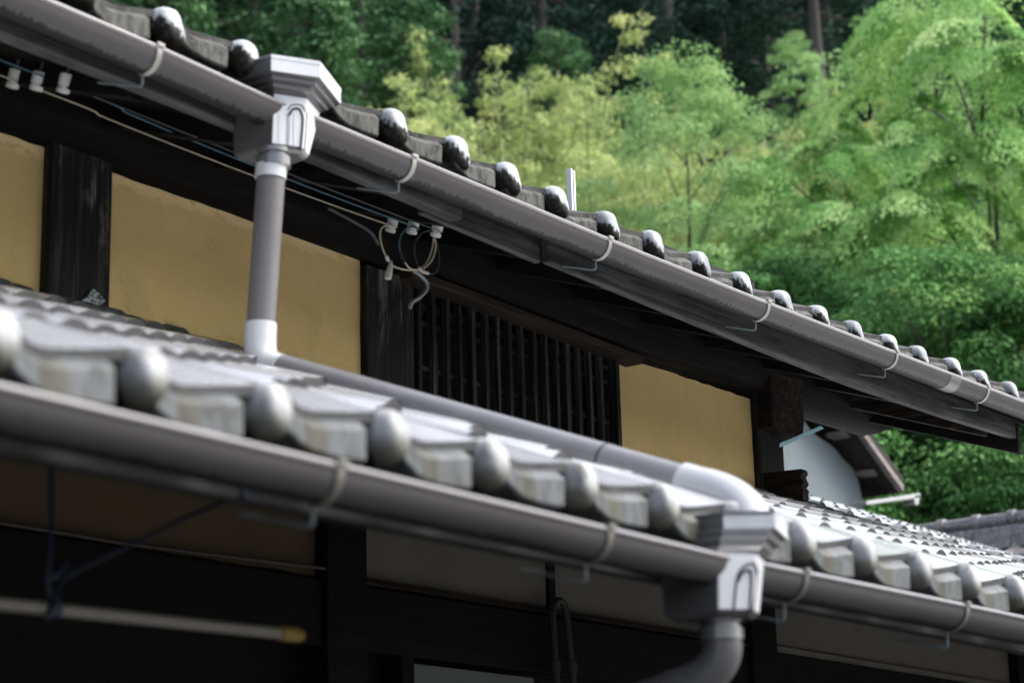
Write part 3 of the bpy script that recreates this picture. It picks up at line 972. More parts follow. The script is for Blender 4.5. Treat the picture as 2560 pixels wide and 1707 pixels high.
UL = [(-4.0, 2.0 * s_), (0.9, 1.985 * s_), (3.2, 1.971 * s_), (3.62, 1.957 * s_)]
UR = [(3.8, 1.957 * s_), (5.2, 1.953 * s_), (6.05, 1.960 * s_), (7.0, 1.973 * s_), (8.15, 1.991 * s_), (9.2, 2.008 * s_)]
make_gutter(-4.0, 3.67, ULIPY, UL, 'brown-grey half-round gutter along the upper eave, left of the upper hopper', 'gutters under the eaves', lipx([(365, 110)], ULIPY) + [2.2], 0.028)
make_gutter(3.70, 8.75, ULIPY, UR, 'long brown-grey half-round gutter along the upper eave, right of the upper hopper', 'gutters under the eaves', lipx([(950, 370), (1400, 555), (1765, 705), (2060, 820), (2270, 900)], ULIPY), 0.030, joints=(7.52,))
LL = [(-4.0, 0.68), (0.4, 0.664), (3.5, 0.643)]
LR = [(3.4, 0.643), (4.5, 0.654), (7.5, 0.672), (13.0, 0.70)]
make_gutter(-4.0, 3.50, LLIPY, LL, 'blurred brown-grey gutter along the lower eave, left of the lower hopper', 'gutters under the eaves', lipx([(780, 1070), (1400, 1220)], LLIPY), 0.030)
make_gutter(3.52, 12.9, LLIPY, LR, 'blurred brown-grey gutter along the lower eave, right of the lower hopper', 'gutters under the eaves', lipx([(1850, 1320), (2220, 1395)], LLIPY), 0.036)

# ------------------------------------------------------------------ hoppers
def scale_poly(poly, c, s, z, dy=0.0):
    return [(c[0] + (x - c[0]) * s, c[1] + (y - c[1]) * s + dy, z) for x, y in poly]
def make_hopper(rim, body_t, body_b, zs, collar, label, arch):
    """rim/body: plan polygons (back-left, left, apex, right, back-right); zs: rim top, rim bottom, body top, body bottom"""
    zt, zrb, zbt, zbb = zs
    c = np.mean(np.array(rim), axis=0)
    root = thing('rain_hopper', (c[0], c[1], zbb - 0.03), label, 'hopper', 'gutter hoppers')
    mix_ = lambda t: [tuple((1 - t) * np.array(a) + t * np.array(b)) for a, b in zip(rim, body_t)]
    P = lambda poly, z: [(x, y, z) for x, y in poly]
    mb = MB()
    h = zrb - zbt
    rings = [P(mix_(0.10), zt - 0.006), P(mix_(0.06), zt), P(mix_(0.0), zt - 0.003), P(mix_(0.0), zt - 0.012), P(mix_(0.03), zt - 0.013), P(mix_(0.03), zrb + 0.002), P(mix_(0.06), zrb),
             P(mix_(0.34), zrb - 0.003), P(mix_(0.34), zrb - h * 0.30), P(mix_(0.38), zrb - h * 0.34), P(mix_(0.66), zrb - h * 0.40), P(mix_(0.66), zrb - h * 0.66), P(mix_(0.70), zrb - h * 0.70), P(mix_(0.90), zrb - h * 0.80), P(mix_(1.0), zbt)]
    mb.loft(rings)
    for i in range(len(rings) - 1):
        for j in (1, 2):
            mb.mi[i * 5 + j] = 1 if i in (2, 4, 3) else (2 if i in (7, 10) else 0)
    mb.build('rim', [M['hopper'], M['bleached'], M['bleachband']], root, bevel=0.002)
    mb = MB()
    cb = np.mean(np.array(body_b), axis=0)
    g = zbt - zbb
    rings = [P(body_t, zbt + 0.001)]
    for t in np.linspace(0.15, 1, 6):
        poly = [tuple((1 - t) * np.array(a) + t * np.array(b)) for a, b in zip(body_t, body_b)]
        rings.append(P(poly, zbt - g * t))
    rings.append(scale_poly(body_b, cb, 0.93, zbb - 0.008))
    rings.append(scale_poly(body_b, cb, 0.80, zbb - 0.013))
    mb.loft(rings)
    for i in range(6):
        for j in (1, 2):
            mb.mi[i * 5 + j] = 1
    body = mb.build('body', [M['hopper'], M['bleached']], root, bevel=0.004)
    # grooves of the arch motif, on the two front faces
    V3 = lambda p, z: np.array([p[0], p[1], z])
    fl = [V3(body_t[1], zbt), V3(body_t[2], zbt), V3(body_b[2], zbb)]
    fr = [V3(body_t[2], zbt), V3(body_t[3], zbt), V3(body_b[2], zbb)]
    def hit(px, py):
        best = None
        for tri in (fl, fr):
            nn = np.cross(tri[1] - tri[0], tri[2] - tri[0])
            nn /= np.linalg.norm(nn)
            if nn[1] > 0: nn = -nn
            r_ = ray(px, py)
            P_ = r_ * (np.dot(nn, tri[0]) / np.dot(nn, r_))
            if best is None or np.linalg.norm(P_) > np.linalg.norm(best[0]): best = (P_, nn)
        return best[0] + best[1] * 0.0004
    for path, r_ in arch:
        pts = [hit(*q) for q in path]
        MB().tube(smooth_path(pts, 5), r_, 8).build('arch_groove', M['groove'] if r_ > 0.001 else M['bleachband'], body, smooth=60)
    cx_, cy_, zc0, rr_, ln = collar
    MB().lathe((cx_, cy_, zbb - 0.006), (0, 0, -1), [(0, rr_ * 1.05), (0.012, rr_ * 1.05), (0.014, rr_ * 0.92), (0.020, rr_ * 0.92), (0.022, rr_ * 1.08), (0.045, rr_ * 1.08), (0.046, rr_ * 0.98), (0.047, rr_ * 0.95)], 24).build('outlet', M['wetdark'], root, smooth=40)
    return root
hq = lambda x, y: (560 + x * .2168, 100 + y * .2168)
lq = lambda x, y: (1700 + x * .3232, 1200 + y * .3232)
make_hopper([(3.590, 3.545), (3.594, 3.374), (3.708, 3.312), (3.879, 3.392), (3.885, 3.545)],
            [(3.635, 3.546), (3.639, 3.405), (3.718, 3.365), (3.815, 3.408), (3.815, 3.546)],
            [(3.635, 3.54), (3.635, 3.408), (3.705, 3.372), (3.762, 3.398), (3.78, 3.54)],
            (2.083, 2.036, 1.998, 1.866), (3.665, 3.430, 0, 0.040, 0.05), 'grey moulded rain hopper with an arch motif on the upper gutter',
            [([hq(728, 850), hq(728, 1000), hq(722, 1230)], 0.0009), ([hq(752, 880), hq(752, 1000), hq(745, 1240)], 0.0009), ([hq(800, 850), hq(798, 1250)], 0.0006),
             ([hq(736, 815), hq(752, 780), hq(785, 752), hq(885, 752), hq(925, 800), hq(950, 860), hq(952, 905), hq(945, 1000), hq(925, 1285)], 0.0016),
             ([hq(748, 870), hq(770, 835), hq(800, 800), hq(862, 797), hq(890, 840), hq(908, 900), hq(905, 1000), hq(882, 1280)], 0.0034)])
make_hopper([(3.474, 2.20), (3.478, 2.073), (3.543, 1.996), (3.687, 2.049), (3.692, 2.20)],
            [(3.425, 2.19), (3.432, 2.062), (3.495, 2.012), (3.572, 2.042), (3.585, 2.19)],
            [(3.425, 2.185), (3.430, 2.066), (3.485, 2.022), (3.545, 2.044), (3.56, 2.185)],
            (0.742, 0.706, 0.652, 0.548), (3.492, 2.10, 0, 0.040, 0.05), 'blurred grey rain hopper with an arch motif on the lower gutter',
            [([lq(415, 1035), lq(428, 880), lq(442, 760), lq(470, 690), lq(520, 650), lq(570, 645), lq(592, 690), lq(588, 800), lq(560, 1060)], 0.0022),
             ([lq(452, 780), lq(475, 725), lq(510, 695), lq(543, 700), lq(555, 760), lq(553, 850), lq(538, 1060)], 0.0030)])

# ------------------------------------------------------------------ downpipes
dpipe = thing('downpipe', (3.66, 3.45, 1.33), 'grey-brown downpipe from the upper hopper, bent to lie down the lower roof', 'downpipe')
R_ = 0.0355
MB().tube([(3.662, 3.432, 1.84), (3.655, 3.462, 1.40)], R_, 24).build('vertical_pipe', M['pipe'], dpipe, smooth=50)
MB().tube([(3.6608, 3.4338, 1.819), (3.6602, 3.4368, 1.786)], R_ * 1.12, 24).build('top_collar', M['collar'], dpipe, smooth=50)
e = elbow_path((3.655, 3.463, 1.37), (3.655, 3.466, 1.315), (3.662, 3.425, 1.298), 7)
MB().tube([(3.655, 3.461, 1.415)] + e + [(3.664, 3.40, 1.288)], [R_ * 1.12] * 9, 24).build('bend', M['collar'], dpipe, smooth=50)
pa, pb = np.array((3.664, 3.42, 1.300)), np.array((3.708, 2.26, 0.848))
MB().tube([pa, pb], R_, 24).build('sloping_pipe', M['pipewetlit'], dpipe, smooth=50)
e = elbow_path((3.7075, 2.268, 0.852), (3.70, 2.135, 0.812), (3.62, 2.085, 0.715), 9)
MB().tube([(3.7085, 2.302, 0.8655)] + e + [(3.615, 2.082, 0.69)], [R_ * 1.13] * 11, 24).build('end_bend', M['collar'], dpipe, smooth=50)
pt = pa + (pb - pa) * 0.80
d_ = (pb - pa) / np.linalg.norm(pb - pa)
MB().lathe(pt - d_ * 0.003, d_, [(0, R_ * 1.0), (0.0, R_ * 1.05), (0.006, R_ * 1.05), (0.006, R_ * 1.0)], 24).build('wire_tie', M['darkwire'], dpipe, smooth=40)
lp = thing('downpipe', (3.50, 2.2, 0.42), 'dark elbow and pipe below the lower hopper running back to the wall', 'downpipe')
e = elbow_path((3.494, 2.10, 0.500), (3.499, 2.096, 0.428), (3.478, 2.21, 0.412), 11)
MB().tube([(3.493, 2.10, 0.512)] + e, R_ * 1.10, 24).build('bend', M['wetdark'], lp, smooth=50)
MB().tube([(3.480, 2.20, 0.414), (3.40, 3.9, 0.02), (3.40, 4.16, -0.06)], R_, 20).build('sloping_pipe', M['pipe'], lp, smooth=50)

# ------------------------------------------------------------------ insulators and wires
ax = np.array((0.0, 0.33, -0.94))
ax /= np.linalg.norm(ax)
INS = {}
def insulator(X, px, py, label):
    # the row sits on the rafter at X; slide along the sight line to that rafter
    r = ray(px * 2560 / 2352, py * 2560 / 2352)
    P = r * (X / r[0])
    root = thing('insulator', tuple(P), label, 'insulator', 'white knob insulators under the upper eave')
    MB().lathe(P - ax * 0.012, ax, [(0, 0.0165), (0.001, 0.0178), (0.030, 0.0172), (0.031, 0.0125), (0.036, 0.0125), (0.037, 0.0172), (0.047, 0.0168), (0.049, 0.010)], 22).build('knob', M['porcelain'], root, smooth=40)
    MB().lathe(P - ax * 0.13, ax, [(0, 0.005), (0.125, 0.005)], 8).build('screw', M['darkwire'], root, smooth=40)
    return P
ia = [insulator(3.33, x, y, l) for x, y, l in ((35, 172, 'leftmost of the three white knob insulators at the left end of the wires'), (90, 177, 'middle of the three white knob insulators at the left end of the wires'), (152, 182, 'rightmost of the three white knob insulators at the left end, nearest the upper hopper'))]
ib = [insulator(4.84, x, y, l) for x, y, l in ((902, 508, 'white knob insulator holding the beige wire at the window end'), (951, 512, 'white knob insulator holding the blue wire, between its two neighbours by the window'), (1006, 518, 'white knob insulator with two beige loops hanging from its base'))]
def wire(pts, r, name, mat_, label, cat='wire', k=8, group=None):
    P = smooth_path(pts, k)
    o = MB().tube(P, r, 8).build(name, mat_, smooth=60, origin=tuple(P[0]))
    return tag(o, label, cat, group)
g_ = ax * 0.024
def sag(a, b, s, n=6):
    return [a + (b - a) * t - np.array((0, 0, s * 4 * t * (1 - t))) for t in np.linspace(0, 1, n)]
off = np.array((0, -0.019, 0.0))
wire([np.array((1.2, 4.0, 2.13))] + sag(ia[1] + g_ * 0.2 + off, ib[1] + g_ * 0.8 + off, 0.012), 0.0021, 'wire', M['bluewire'], 'thin blue wire strung under the upper eave between the insulators')
wire([np.array((1.2, 4.05, 2.10))] + sag(ia[0] + g_ + off, ib[0] + g_ + off, 0.010), 0.0023, 'wire', M['beigewire'], 'thin beige wire strung under the upper eave below the blue one')
wire(sag(ia[2] + g_ + off, ib[2] + g_ + off, 0.004), 0.0018, 'wire', M['darkwire'], 'thin dark wire strung under the upper eave')
k2 = .1914
def wl(pts, Y):
    return [at(900 + x * k2, 500 + y * k2, Y) for x, y in pts]
lo_ = thing('wire_loops', tuple(at(1045, 690, 3.93)), 'bundle of beige and blue wire ends looped and tied below the insulators', 'wires')
def strand(pts, Y, r, mat_, name='strand'):
    return MB().tube(smooth_path(wl(pts, Y), 6), r, 8).build(name, mat_, lo_, smooth=60)
strand([(480, 355), (390, 335), (310, 345), (268, 400), (263, 480), (278, 570), (305, 660), (350, 750), (420, 850), (500, 890), (610, 912), (700, 912), (800, 880), (860, 830), (910, 740), (945, 620), (962, 490)], 3.93, 0.0030, M['beigewire'])
strand([(700, 915), (780, 912), (850, 875), (920, 810), (965, 720), (988, 620), (985, 560), (972, 490)], 3.925, 0.0030, M['beigewire'])
strand([(770, 385), (690, 355), (625, 360), (570, 405), (525, 490), (512, 580), (528, 690)], 3.925, 0.0030, M['bluewire'])
strand([(528, 690), (550, 750), (600, 835), (650, 890), (720, 915), (800, 910)], 3.922, 0.0032, M['beigewire'])
strand([(915, 400), (820, 425), (740, 520), (710, 640), (725, 760), (770, 880), (850, 945), (960, 960), (1020, 880), (1035, 740), (1010, 600), (990, 500)], 3.94, 0.0022, M['darkwire'])
MB().tube(wl([(530, 690), (555, 755), (585, 810)], 3.918), 0.0052, 10).build('splice', M['lintel'], lo_, smooth=50)
MB().tube(wl([(345, 735), (372, 800)], 3.918), 0.006, 10).build('splice', M['tape'], lo_, smooth=50)
MB().tube(wl([(405, 800), (395, 870), (375, 960), (366, 1025)], 3.918), [0.005, 0.0085, 0.0115, 0.0105], 12).build('taped_end', M['tape'], lo_, smooth=50)
MB().tube(wl([(765, 880), (800, 925), (850, 945), (890, 955)], 3.915), 0.0058, 8).build('tie', M['beigewire'], lo_, smooth=50)
wire(wl([(700, 930), (790, 985), (860, 1060), (880, 1130), (850, 1200), (780, 1270), (690, 1330), (660, 1380), (655, 1415)], 4.02), 0.0062, 'cable', M['greycable'], 'short grey cable end curling down in front of the window lintel', 'cable')
wire([at(820 + 0, 520, 4.1), at(880, 552, 4.1), at(925, 580, 4.12), at(945, 610, 4.15)], 0.006, 'cable', M['darkwire'], 'dark cable curving along the log beam beside the insulators', 'cable')

# cable along the lower wall, conduit, hanging pole
wire([np.array((1.0, 4.262, 1.000)), at(0, 1306, 4.262), at(333, 1360, 4.262), at(788, 1417, 4.262), at(850, 1430, 4.27), at(900, 1448, 4.27), at(930, 1458, 4.275), at(985, 1467, 4.275)], 0.0055, 'cable', M['dimcable'], 'pale cable tacked along the foot of the lower ochre plaster', 'cable')
cd = thing('conduit', tuple(at(1410, 1700, 4.23)), 'dark conduit bent into an upside-down U on the lower wall', 'conduit')
P = lambda x, y, Y=4.225: at(x, y, Y)
path = [P(1395, 1760), P(1388, 1662), P(1381, 1550)] + smooth_path([P(1381, 1530), P(1386, 1508), P(1396, 1500), P(1408, 1508), P(1416, 1532)], 5) + [P(1419, 1570), P(1429, 1662), P(1438, 1760)]
MB().tube(path, 0.0125, 12).build('tube', M['pvcdark'], cd, smooth=60)
for a, b in ((P(1387, 1652), P(1389, 1680)), (P(1428, 1654), P(1431, 1682))):
    MB().tube([a, b], 0.0185, 14).build('coupling', M['pvcdark'], cd, smooth=40)
PY = 2.62
ps = PY / 2.7
lp_ = thing('laundry_pole', (2.2 * ps, PY, 0.505 * ps), 'metal laundry pole with a yellow end cap hung under the lower eave', 'pole')
pa, pb = np.array((0.2, PY, 0.476 * ps)), np.array((2.925 * ps, PY, 0.518 * ps))
MB().tube([pa, pb], 0.0105, 16).build('pole', M['polemetal'], lp_, smooth=60)
dd = (pb - pa) / np.linalg.norm(pb - pa)
MB().lathe(pb - dd * 0.018, dd, [(0, 0.0132), (0.004, 0.0138), (0.045, 0.0136), (0.058, 0.010), (0.064, 0.003)], 18).build('end_cap', M['yellowcap'], lp_, smooth=50)
bc = thing('blue_cord', tuple(at(134, 1530, PY)), 'blue plastic cord tied round the laundry pole and up to the eave', 'cord')
MB().tube([at(128, 1130, PY), at(130, 1300, PY), at(121, 1420, PY), at(118, 1460, PY), at(132, 1525, PY)], 0.0042, 8).build('strand', M['bluecord'], bc, smooth=60)
MB().tube(smooth_path([at(132, 1520, PY - 0.01), at(150, 1460, PY), at(185, 1430, PY), at(330, 1360, PY - 0.05), at(470, 1290, PY - 0.16), at(600, 1238, PY - 0.34), at(622, 1222, 2.22)], 5), 0.0036, 8).build('strand', M['bluecord'], bc, smooth=60)
MB().tube([at(110, 1448, PY), at(135, 1440, PY), at(160, 1415, PY), at(172, 1405, PY)], [0.004, 0.006, 0.005, 0.002], 8).build('loose_end', M['bluecord'], bc, smooth=60)
q1 = np.array(at(128, 1530, PY))
MB().lathe(q1 + np.array((-0.010, 0, 0.002)), (1, 0, 0.35), [(0, 0.012), (0.004, 0.0155), (0.020, 0.016), (0.026, 0.012)], 14).build('knot', M['bluecord'], bc, smooth=50)
MB().tube([at(140, 1495, PY - 0.012), at(136, 1520, PY - 0.014), at(112, 1545, PY - 0.012)], [0.006, 0.010, 0.003], 8).build('loose_end', M['bluecord'], bc, smooth=50)
MB().tube([at(610, 1240, 2.208), at(622, 1222, 2.208), at(630, 1232, 2.208)], 0.005, 8).build('knot', M['bluecord'], bc, smooth=50)

# torn scrap at the foot of the left pillar
a, b, c, d = at(205, 752, 4.245), at(233, 722, 4.262), at(263, 752, 4.255), at(250, 764, 4.245)
o = MB().prism([a, (a + b) / 2 + np.array((0.004, 0, 0)), b, (b + c) / 2 + np.array((0, 0, 0.004)), c, d], (0.0, 0.004, 0)).build('torn_scrap', M['scrap'], origin=tuple(a))
tag(o, 'torn grey speckled scrap stuck at the foot of the left dark pillar', 'scrap')
o = MB().prism([at(1950, 1108, 4.17), at(2052, 1064, 4.17), at(2060, 1071, 4.17), at(1950, 1118, 4.17)], (0, 0.003, 0)).build('plastic_strip', M['palestrip'], origin=tuple(at(1950, 1112, 4.17)))
tag(o, 'pale blue plastic strip stretched from the corner post to the log end', 'strip')
# metal pole standing on the upper roof
mz = thing('roof_pole', (5.792, 4.0, 2.28), 'white metal pole with a rusty groove standing behind the upper eave tiles', 'pole')
MB().box(5.779, 5.789, 3.99, 4.01, 2.22, 2.524).box(5.795, 5.805, 3.99, 4.01, 2.22, 2.520).build('flange', M['mast'], mz, bevel=0.001)
MB().box(5.7885, 5.7955, 3.995, 4.006, 2.22, 2.521).build('groove', M['rust'], mz)
#==BACKGROUND==
# ------------------------------------------------------------------ buildings behind
SY = 7.7
st_ = thing('storehouse', (14.5, 9.5, GROUND), 'pale blue-white limewashed storehouse behind the corner post, with a dark overhanging roof', 'storehouse')
S = lambda x, y, Y=SY: tuple(at(x, y, Y))
edge = [(1996, 1030), (2012, 1055), (2026, 1074), (2040, 1088), (2058, 1100), (2077, 1112), (2092, 1126), (2105, 1144), (2122, 1160), (2137, 1177), (2145, 1198), (2150, 1220), (2155, 1248), (2159, 1277), (2163, 1330)]
pts = [S(*e) for e in edge]
xl = 12.6
pts = pts + [(pts[-1][0], SY, GROUND), (xl, SY, GROUND), (xl, SY, pts[0][2] + 0.1)]
MB().prism(pts, (0, 0.25, 0)).build('plaster_wall', M['storewall'], st_)
MB().box(xl, 15.55, SY + 0.26, SY + 0.34, GROUND, 3.7).build('board_wall', M['darkwall'], st_)
MB().box(15.47, 15.55, SY + 0.34, 11.8, GROUND, 3.4).build('side_wall', M['darkwall'], st_)
b0, b1 = np.array(S(2150, 1076, 7.42)), np.array(S(2259, 1228, 7.42))
sl_ = (b1[2] - b0[2]) / (b1[0] - b0[0])
rx1 = b1[0] + 0.05
rxr = b0[0] - 0.45
rz = lambda x: b0[2] + sl_ * (x - b0[0])
MB().prism([(rxr, 7.44, rz(rxr) + 0.03), (rx1, 7.44, rz(rx1) + 0.03), (rx1, 7.44, rz(rx1) + 0.15), (rxr, 7.44, rz(rxr) + 0.15), (rxr - 2.4, 7.44, rz(rxr) - 1.0), (rxr - 2.4, 7.44, rz(rxr) - 1.12)], (0, 4.8, 0)).build('roof', M['darkwall'], st_)
w_ = 0.045
MB().prism([b0 + np.array((-0.35, 0, -0.35 * sl_)), b1, b1 + np.array((0.02, 0, w_)), b0 + np.array((-0.33, 0, w_ - 0.35 * sl_))], (0, 0.05, 0)).build('bargeboard', M['barge'], st_, bevel=0.004)
MB().box(S(2085, 1100, 7.62)[0], S(2160, 1090, 7.62)[0], 7.55, 7.69, S(2120, 1101, 7.62)[2], S(2120, 1091, 7.62)[2]).build('purlin', M['barge'], st_)
MB().box(S(2160, 1190, 7.62)[0], S(2215, 1185, 7.62)[0], 7.55, 7.69, S(2190, 1196, 7.62)[2], S(2190, 1184, 7.62)[2]).build('purlin', M['barge'], st_)
gt = MB()
gt.prism([S(2166, 1252, 7.45), S(2302, 1232, 7.45), S(2301, 1244, 7.45), S(2168, 1262, 7.45)], (0, 0.12, 0))
gt.prism([S(2285, 1238, 7.45), S(2302, 1234, 7.45), S(2296, 1262, 7.45), S(2288, 1261, 7.45)], (0, 0.11, 0))
gt.build('eave_gutter', M['whitegutter'], st_, bevel=0.006)

NX = 14.0
def atX(x, y, X):
    r = ray(x, y)
    return r * (X / r[0])
nb = thing('house', (15.0, 5.0, GROUND), 'neighbouring house of which the old brown tiled ridge shows at the right edge', 'house')
ya, yb = 3.2, float(atX(2262, 1306, NX)[1])
zt = float(atX(2420, 1289, NX)[2])
rg = random.Random(12)
mb = MB()
# ridge: round cover tiles with raised collars over stacked flat courses
seg = 0.27
y = yb
while y > ya:
    rings = []
    for yy, r_ in ((y, 0.072), (y - 0.05, 0.072), (y - 0.052, 0.058), (y - seg, 0.058)):
        rings.append([(NX + r_ * math.cos(k), yy, zt - 0.07 + r_ * math.sin(k) * 1.0) for k in np.linspace(0, 2 * math.pi, 16, endpoint=False)])
    mb.loft(rings)
    y -= seg
for k in range(4):
    y = yb + 0.02
    while y > ya:
        ln = 0.30
        o_ = rg.uniform(-0.006, 0.006)
        mb.box(NX - 0.12 - 0.018 * k + o_, NX + 0.12 + 0.018 * k, y - ln + 0.006, y, zt - 0.125 - 0.042 * (k + 1) + 0.004, zt - 0.125 - 0.042 * k)
        y -= ln
rf = mb.build('ridge', M['tileback'], nb, smooth=40)
mb = MB()
for sgn in (-1, 1):
    ys = np.arange(ya, yb + 0.15, 0.03)
    rows = 12 if sgn > 0 else 4
    for j in range(rows):
        xa, xb = 0.14 + j * 0.22, 0.14 + (j + 1) * 0.22 + 0.03
        vz = lambda x, yy, lift: zt - 0.30 - (x - 0.14) * 0.42 + 0.028 * max(0.0, math.cos((yy - ya) / 0.27 * 2 * math.pi)) + lift
        v = [(NX + sgn * xa, yy, vz(xa, yy, 0.0)) for yy in ys] + [(NX + sgn * xb, yy, vz(xb, yy, 0.022)) for yy in ys] + [(NX + sgn * xb, yy, vz(xb, yy, -0.01)) for yy in ys]
        n = len(ys)
        mb.add(v, [(i, i + 1, n + i + 1, n + i) for i in range(n - 1)] + [(n + i, n + i + 1, 2 * n + i + 1, 2 * n + i) for i in range(n - 1)])
mb.build('roof', M['tileback'], nb, smooth=40)
mb = MB()
for off_, dz in ((-0.24, -0.36), (-0.46, -0.47)):
    mb.tube([(NX + off_, yy, zt + dz + 0.004 * math.sin(yy * 9)) for yy in np.linspace(ya, yb + 0.1, 16)], 0.036, 12)
mb.build('cover_roll', M['tileback'], nb, smooth=50)
MB().box(NX - 0.9, NX + 2.3, ya + 0.2, yb - 0.2, GROUND, zt - 1.18).build('wall', M['darkwall'], nb)

# ------------------------------------------------------------------ trees
def leaf_mesh(name, clumps, per, L, Wd, mat_, seed, up=0.7, droop=0.4, shell=0.55, extra_top=0.5, tintbias=0.0):
    """clumps: (centre, radii). Every leaf is a small pointed blade of its own"""
    r = np.random.default_rng(seed)
    V, T = [], []
    for (c, rd) in clumps:
        n = max(6, int(per * r.uniform(0.7, 1.3)))
        d = r.normal(size=(n, 3))
        d /= np.linalg.norm(d, axis=1)[:, None]
        flip = (d[:, 2] < 0) & (r.random(n) < extra_top)
        d[flip, 2] *= -1
        rad_ = shell + (1 - shell) * r.random(n) ** 0.6
        p = np.array(c) + d * np.array(rd) * rad_[:, None]
        nrm = d * 0.6 + np.array([0, 0, up]) + r.normal(size=(n, 3)) * 0.45
        nrm /= np.linalg.norm(nrm, axis=1)[:, None]
        a = d * np.array([1, 1, 0.2]) + r.normal(size=(n, 3)) * 0.6
        a[:, 2] -= droop
        a -= nrm * np.sum(a * nrm, axis=1)[:, None]
        a /= np.linalg.norm(a, axis=1)[:, None] + 1e-9
        b = np.cross(nrm, a)
        s = r.uniform(0.65, 1.25, n)[:, None]
        bend = nrm * (-0.18 * L) * s
        V.append(np.stack([p, p + a * L * 0.45 * s + b * Wd * 0.5 * s, p + a * L * s + bend, p + a * L * 0.45 * s - b * Wd * 0.5 * s], axis=1).reshape(-1, 3))
        ct = r.normal(0, 0.19)
        T.append(np.clip(r.beta(8.0, 8.8, n) + ct + tintbias, 0, 1))
    return raw_leaves(name, np.concatenate(V), np.concatenate(T), mat_)
def raw_leaves(name, V, T, mat_):
    n = len(T)
    me = bpy.data.meshes.new(name)
    me.vertices.add(4 * n)
    me.vertices.foreach_set('co', V.ravel())
    me.loops.add(4 * n)
    me.loops.foreach_set('vertex_index', np.arange(4 * n))
    me.polygons.add(n)
    me.polygons.foreach_set('loop_start', np.arange(0, 4 * n, 4))
    me.update()
    at_ = me.attributes.new('tint', 'FLOAT', 'FACE')
    at_.data.foreach_set('value', T)
    me.materials.append(mat_)
    me.validate()
    return me
def limbs_mesh(name, trunk, limbs, mat_):
    mb = MB()
    mb.tube([p for p, r in trunk], [r for p, r in trunk], 9)
    for pts, r0, r1 in limbs:
        k = len(pts)
        mb.tube(pts, list(np.linspace(r0, r1, k)), 6)
    me = bpy.data.meshes.new(name)
    me.from_pydata(mb.v, [], mb.f)
    me.materials.append(mat_)
    me.polygons.foreach_set('use_smooth', [True] * len(me.polygons))
    me.update()
    return me
# every prototype is one unit wide; its top is at the origin and the trunk runs down from it
def proto_round(seed, mat_, nclump=210, per=125, L=0.018, flat=0.40, cr=(0.06, 0.115), up=0.9, droop=0.6, ch=1.25, bias=0.0, wid=0.62):
    r = random.Random(seed)
    clumps, limbs = [], []
    for i in range(nclump):
        a = r.uniform(0, 2 * math.pi)
        t = r.random() ** 0.9
        env = 0.5 * math.sqrt(max(0.0, 1 - ((t - 0.32) / 0.70) ** 2)) if t > 0.32 else 0.5 * (0.72 + 0.28 * t / 0.32)
        env = max(0.05, env * (1 + 0.20 * math.sin(a * 3 + seed) + 0.13 * math.sin(a * 5 + 7 * t)))
        d = env * (0.30 + 0.70 * r.random() ** 0.5)
        c = (d * math.cos(a), d * math.sin(a), -ch * (1 - t) - 0.12 * d - 0.03)
        q = r.uniform(*cr)
        clumps.append((c, (q * r.uniform(0.85, 1.35), q * r.uniform(0.85, 1.35), q * flat * r.uniform(0.8, 1.3))))
        if i % 5 == 0:
            zb = min(-0.5, c[2] - r.uniform(0.12, 0.35))
            limbs.append(([np.array((0.03 * math.sin(zb * 5), 0, zb)), np.array((c[0] * 0.5, c[1] * 0.5, zb + (c[2] - zb) * 0.6)), np.array(c)], 0.004, 0.0015))
    trunk = [(np.array((0.03 * math.sin(z * 5), 0.02 * math.sin(z * 4), z)), 0.004 + 0.011 * min(1, max(0, -z - 0.5))) for z in (-0.5, -0.7, -0.8, -0.95, -1.3, -2.0, -3.5, -6.0)]
    return leaf_mesh('crown', clumps, per, L, L * wid, mat_, seed, up, droop, 0.35, 0.62, bias), limbs_mesh('trunk', trunk, limbs, M['bark'])
def spray_mesh(name, sprays, per, L, Wd, mat_, seed, bias=0.0):
    """drooping fans of leaves: (root, heading, length, width, droop)"""
    r = np.random.default_rng(seed)
    V, T = [], []
    for (c, hd, ln, wd, dr) in sprays:
        n = max(10, int(per * r.uniform(0.7, 1.3)))
        s = r.random(n) ** 0.75
        q = r.normal(0, 0.36, n).clip(-1, 1) * (1 - 0.35 * s) * (0.35 + 0.65 * np.sqrt(s))
        ca, sa = math.cos(hd), math.sin(hd)
        x, y = s * ln, q * wd
        z = 0.10 * ln * np.sin(s * 2.2) - dr * ln * (s ** 2.2) - 0.55 * wd * q * q + r.normal(0, 0.022, n) * ln - 0.10 * ln * r.random(n) ** 3
        p = np.array(c) + np.stack([x * ca - y * sa, x * sa + y * ca, z], 1)
        slope = dr * 2.2 * s ** 1.2
        a = np.stack([ca - sa * q * 0.8, sa + ca * q * 0.8, -slope - 0.35 + r.normal(0, 0.25, n)], 1) + r.normal(size=(n, 3)) * 0.35
        a /= np.linalg.norm(a, axis=1)[:, None]
        nrm = np.array([0, 0, 1.0]) + r.normal(size=(n, 3)) * 0.22 + np.stack([ca * slope, sa * slope, 0 * s], 1) * 0.6
        nrm -= a * np.sum(a * nrm, 1)[:, None]
        nrm /= np.linalg.norm(nrm, axis=1)[:, None] + 1e-9
        b = np.cross(nrm, a)
        k = r.uniform(0.65, 1.25, n)[:, None]
        V.append(np.stack([p, p + a * L * 0.45 * k + b * Wd * 0.5 * k, p + a * L * k - nrm * 0.15 * L * k, p + a * L * 0.45 * k - b * Wd * 0.5 * k], 1).reshape(-1, 3))
        T.append(np.clip(0.44 + bias + r.normal(0, 0.17) + r.normal(0, 0.07, n) + 0.36 * (s - 0.5), 0, 1))
    return raw_leaves(name, np.concatenate(V), np.concatenate(T), mat_)
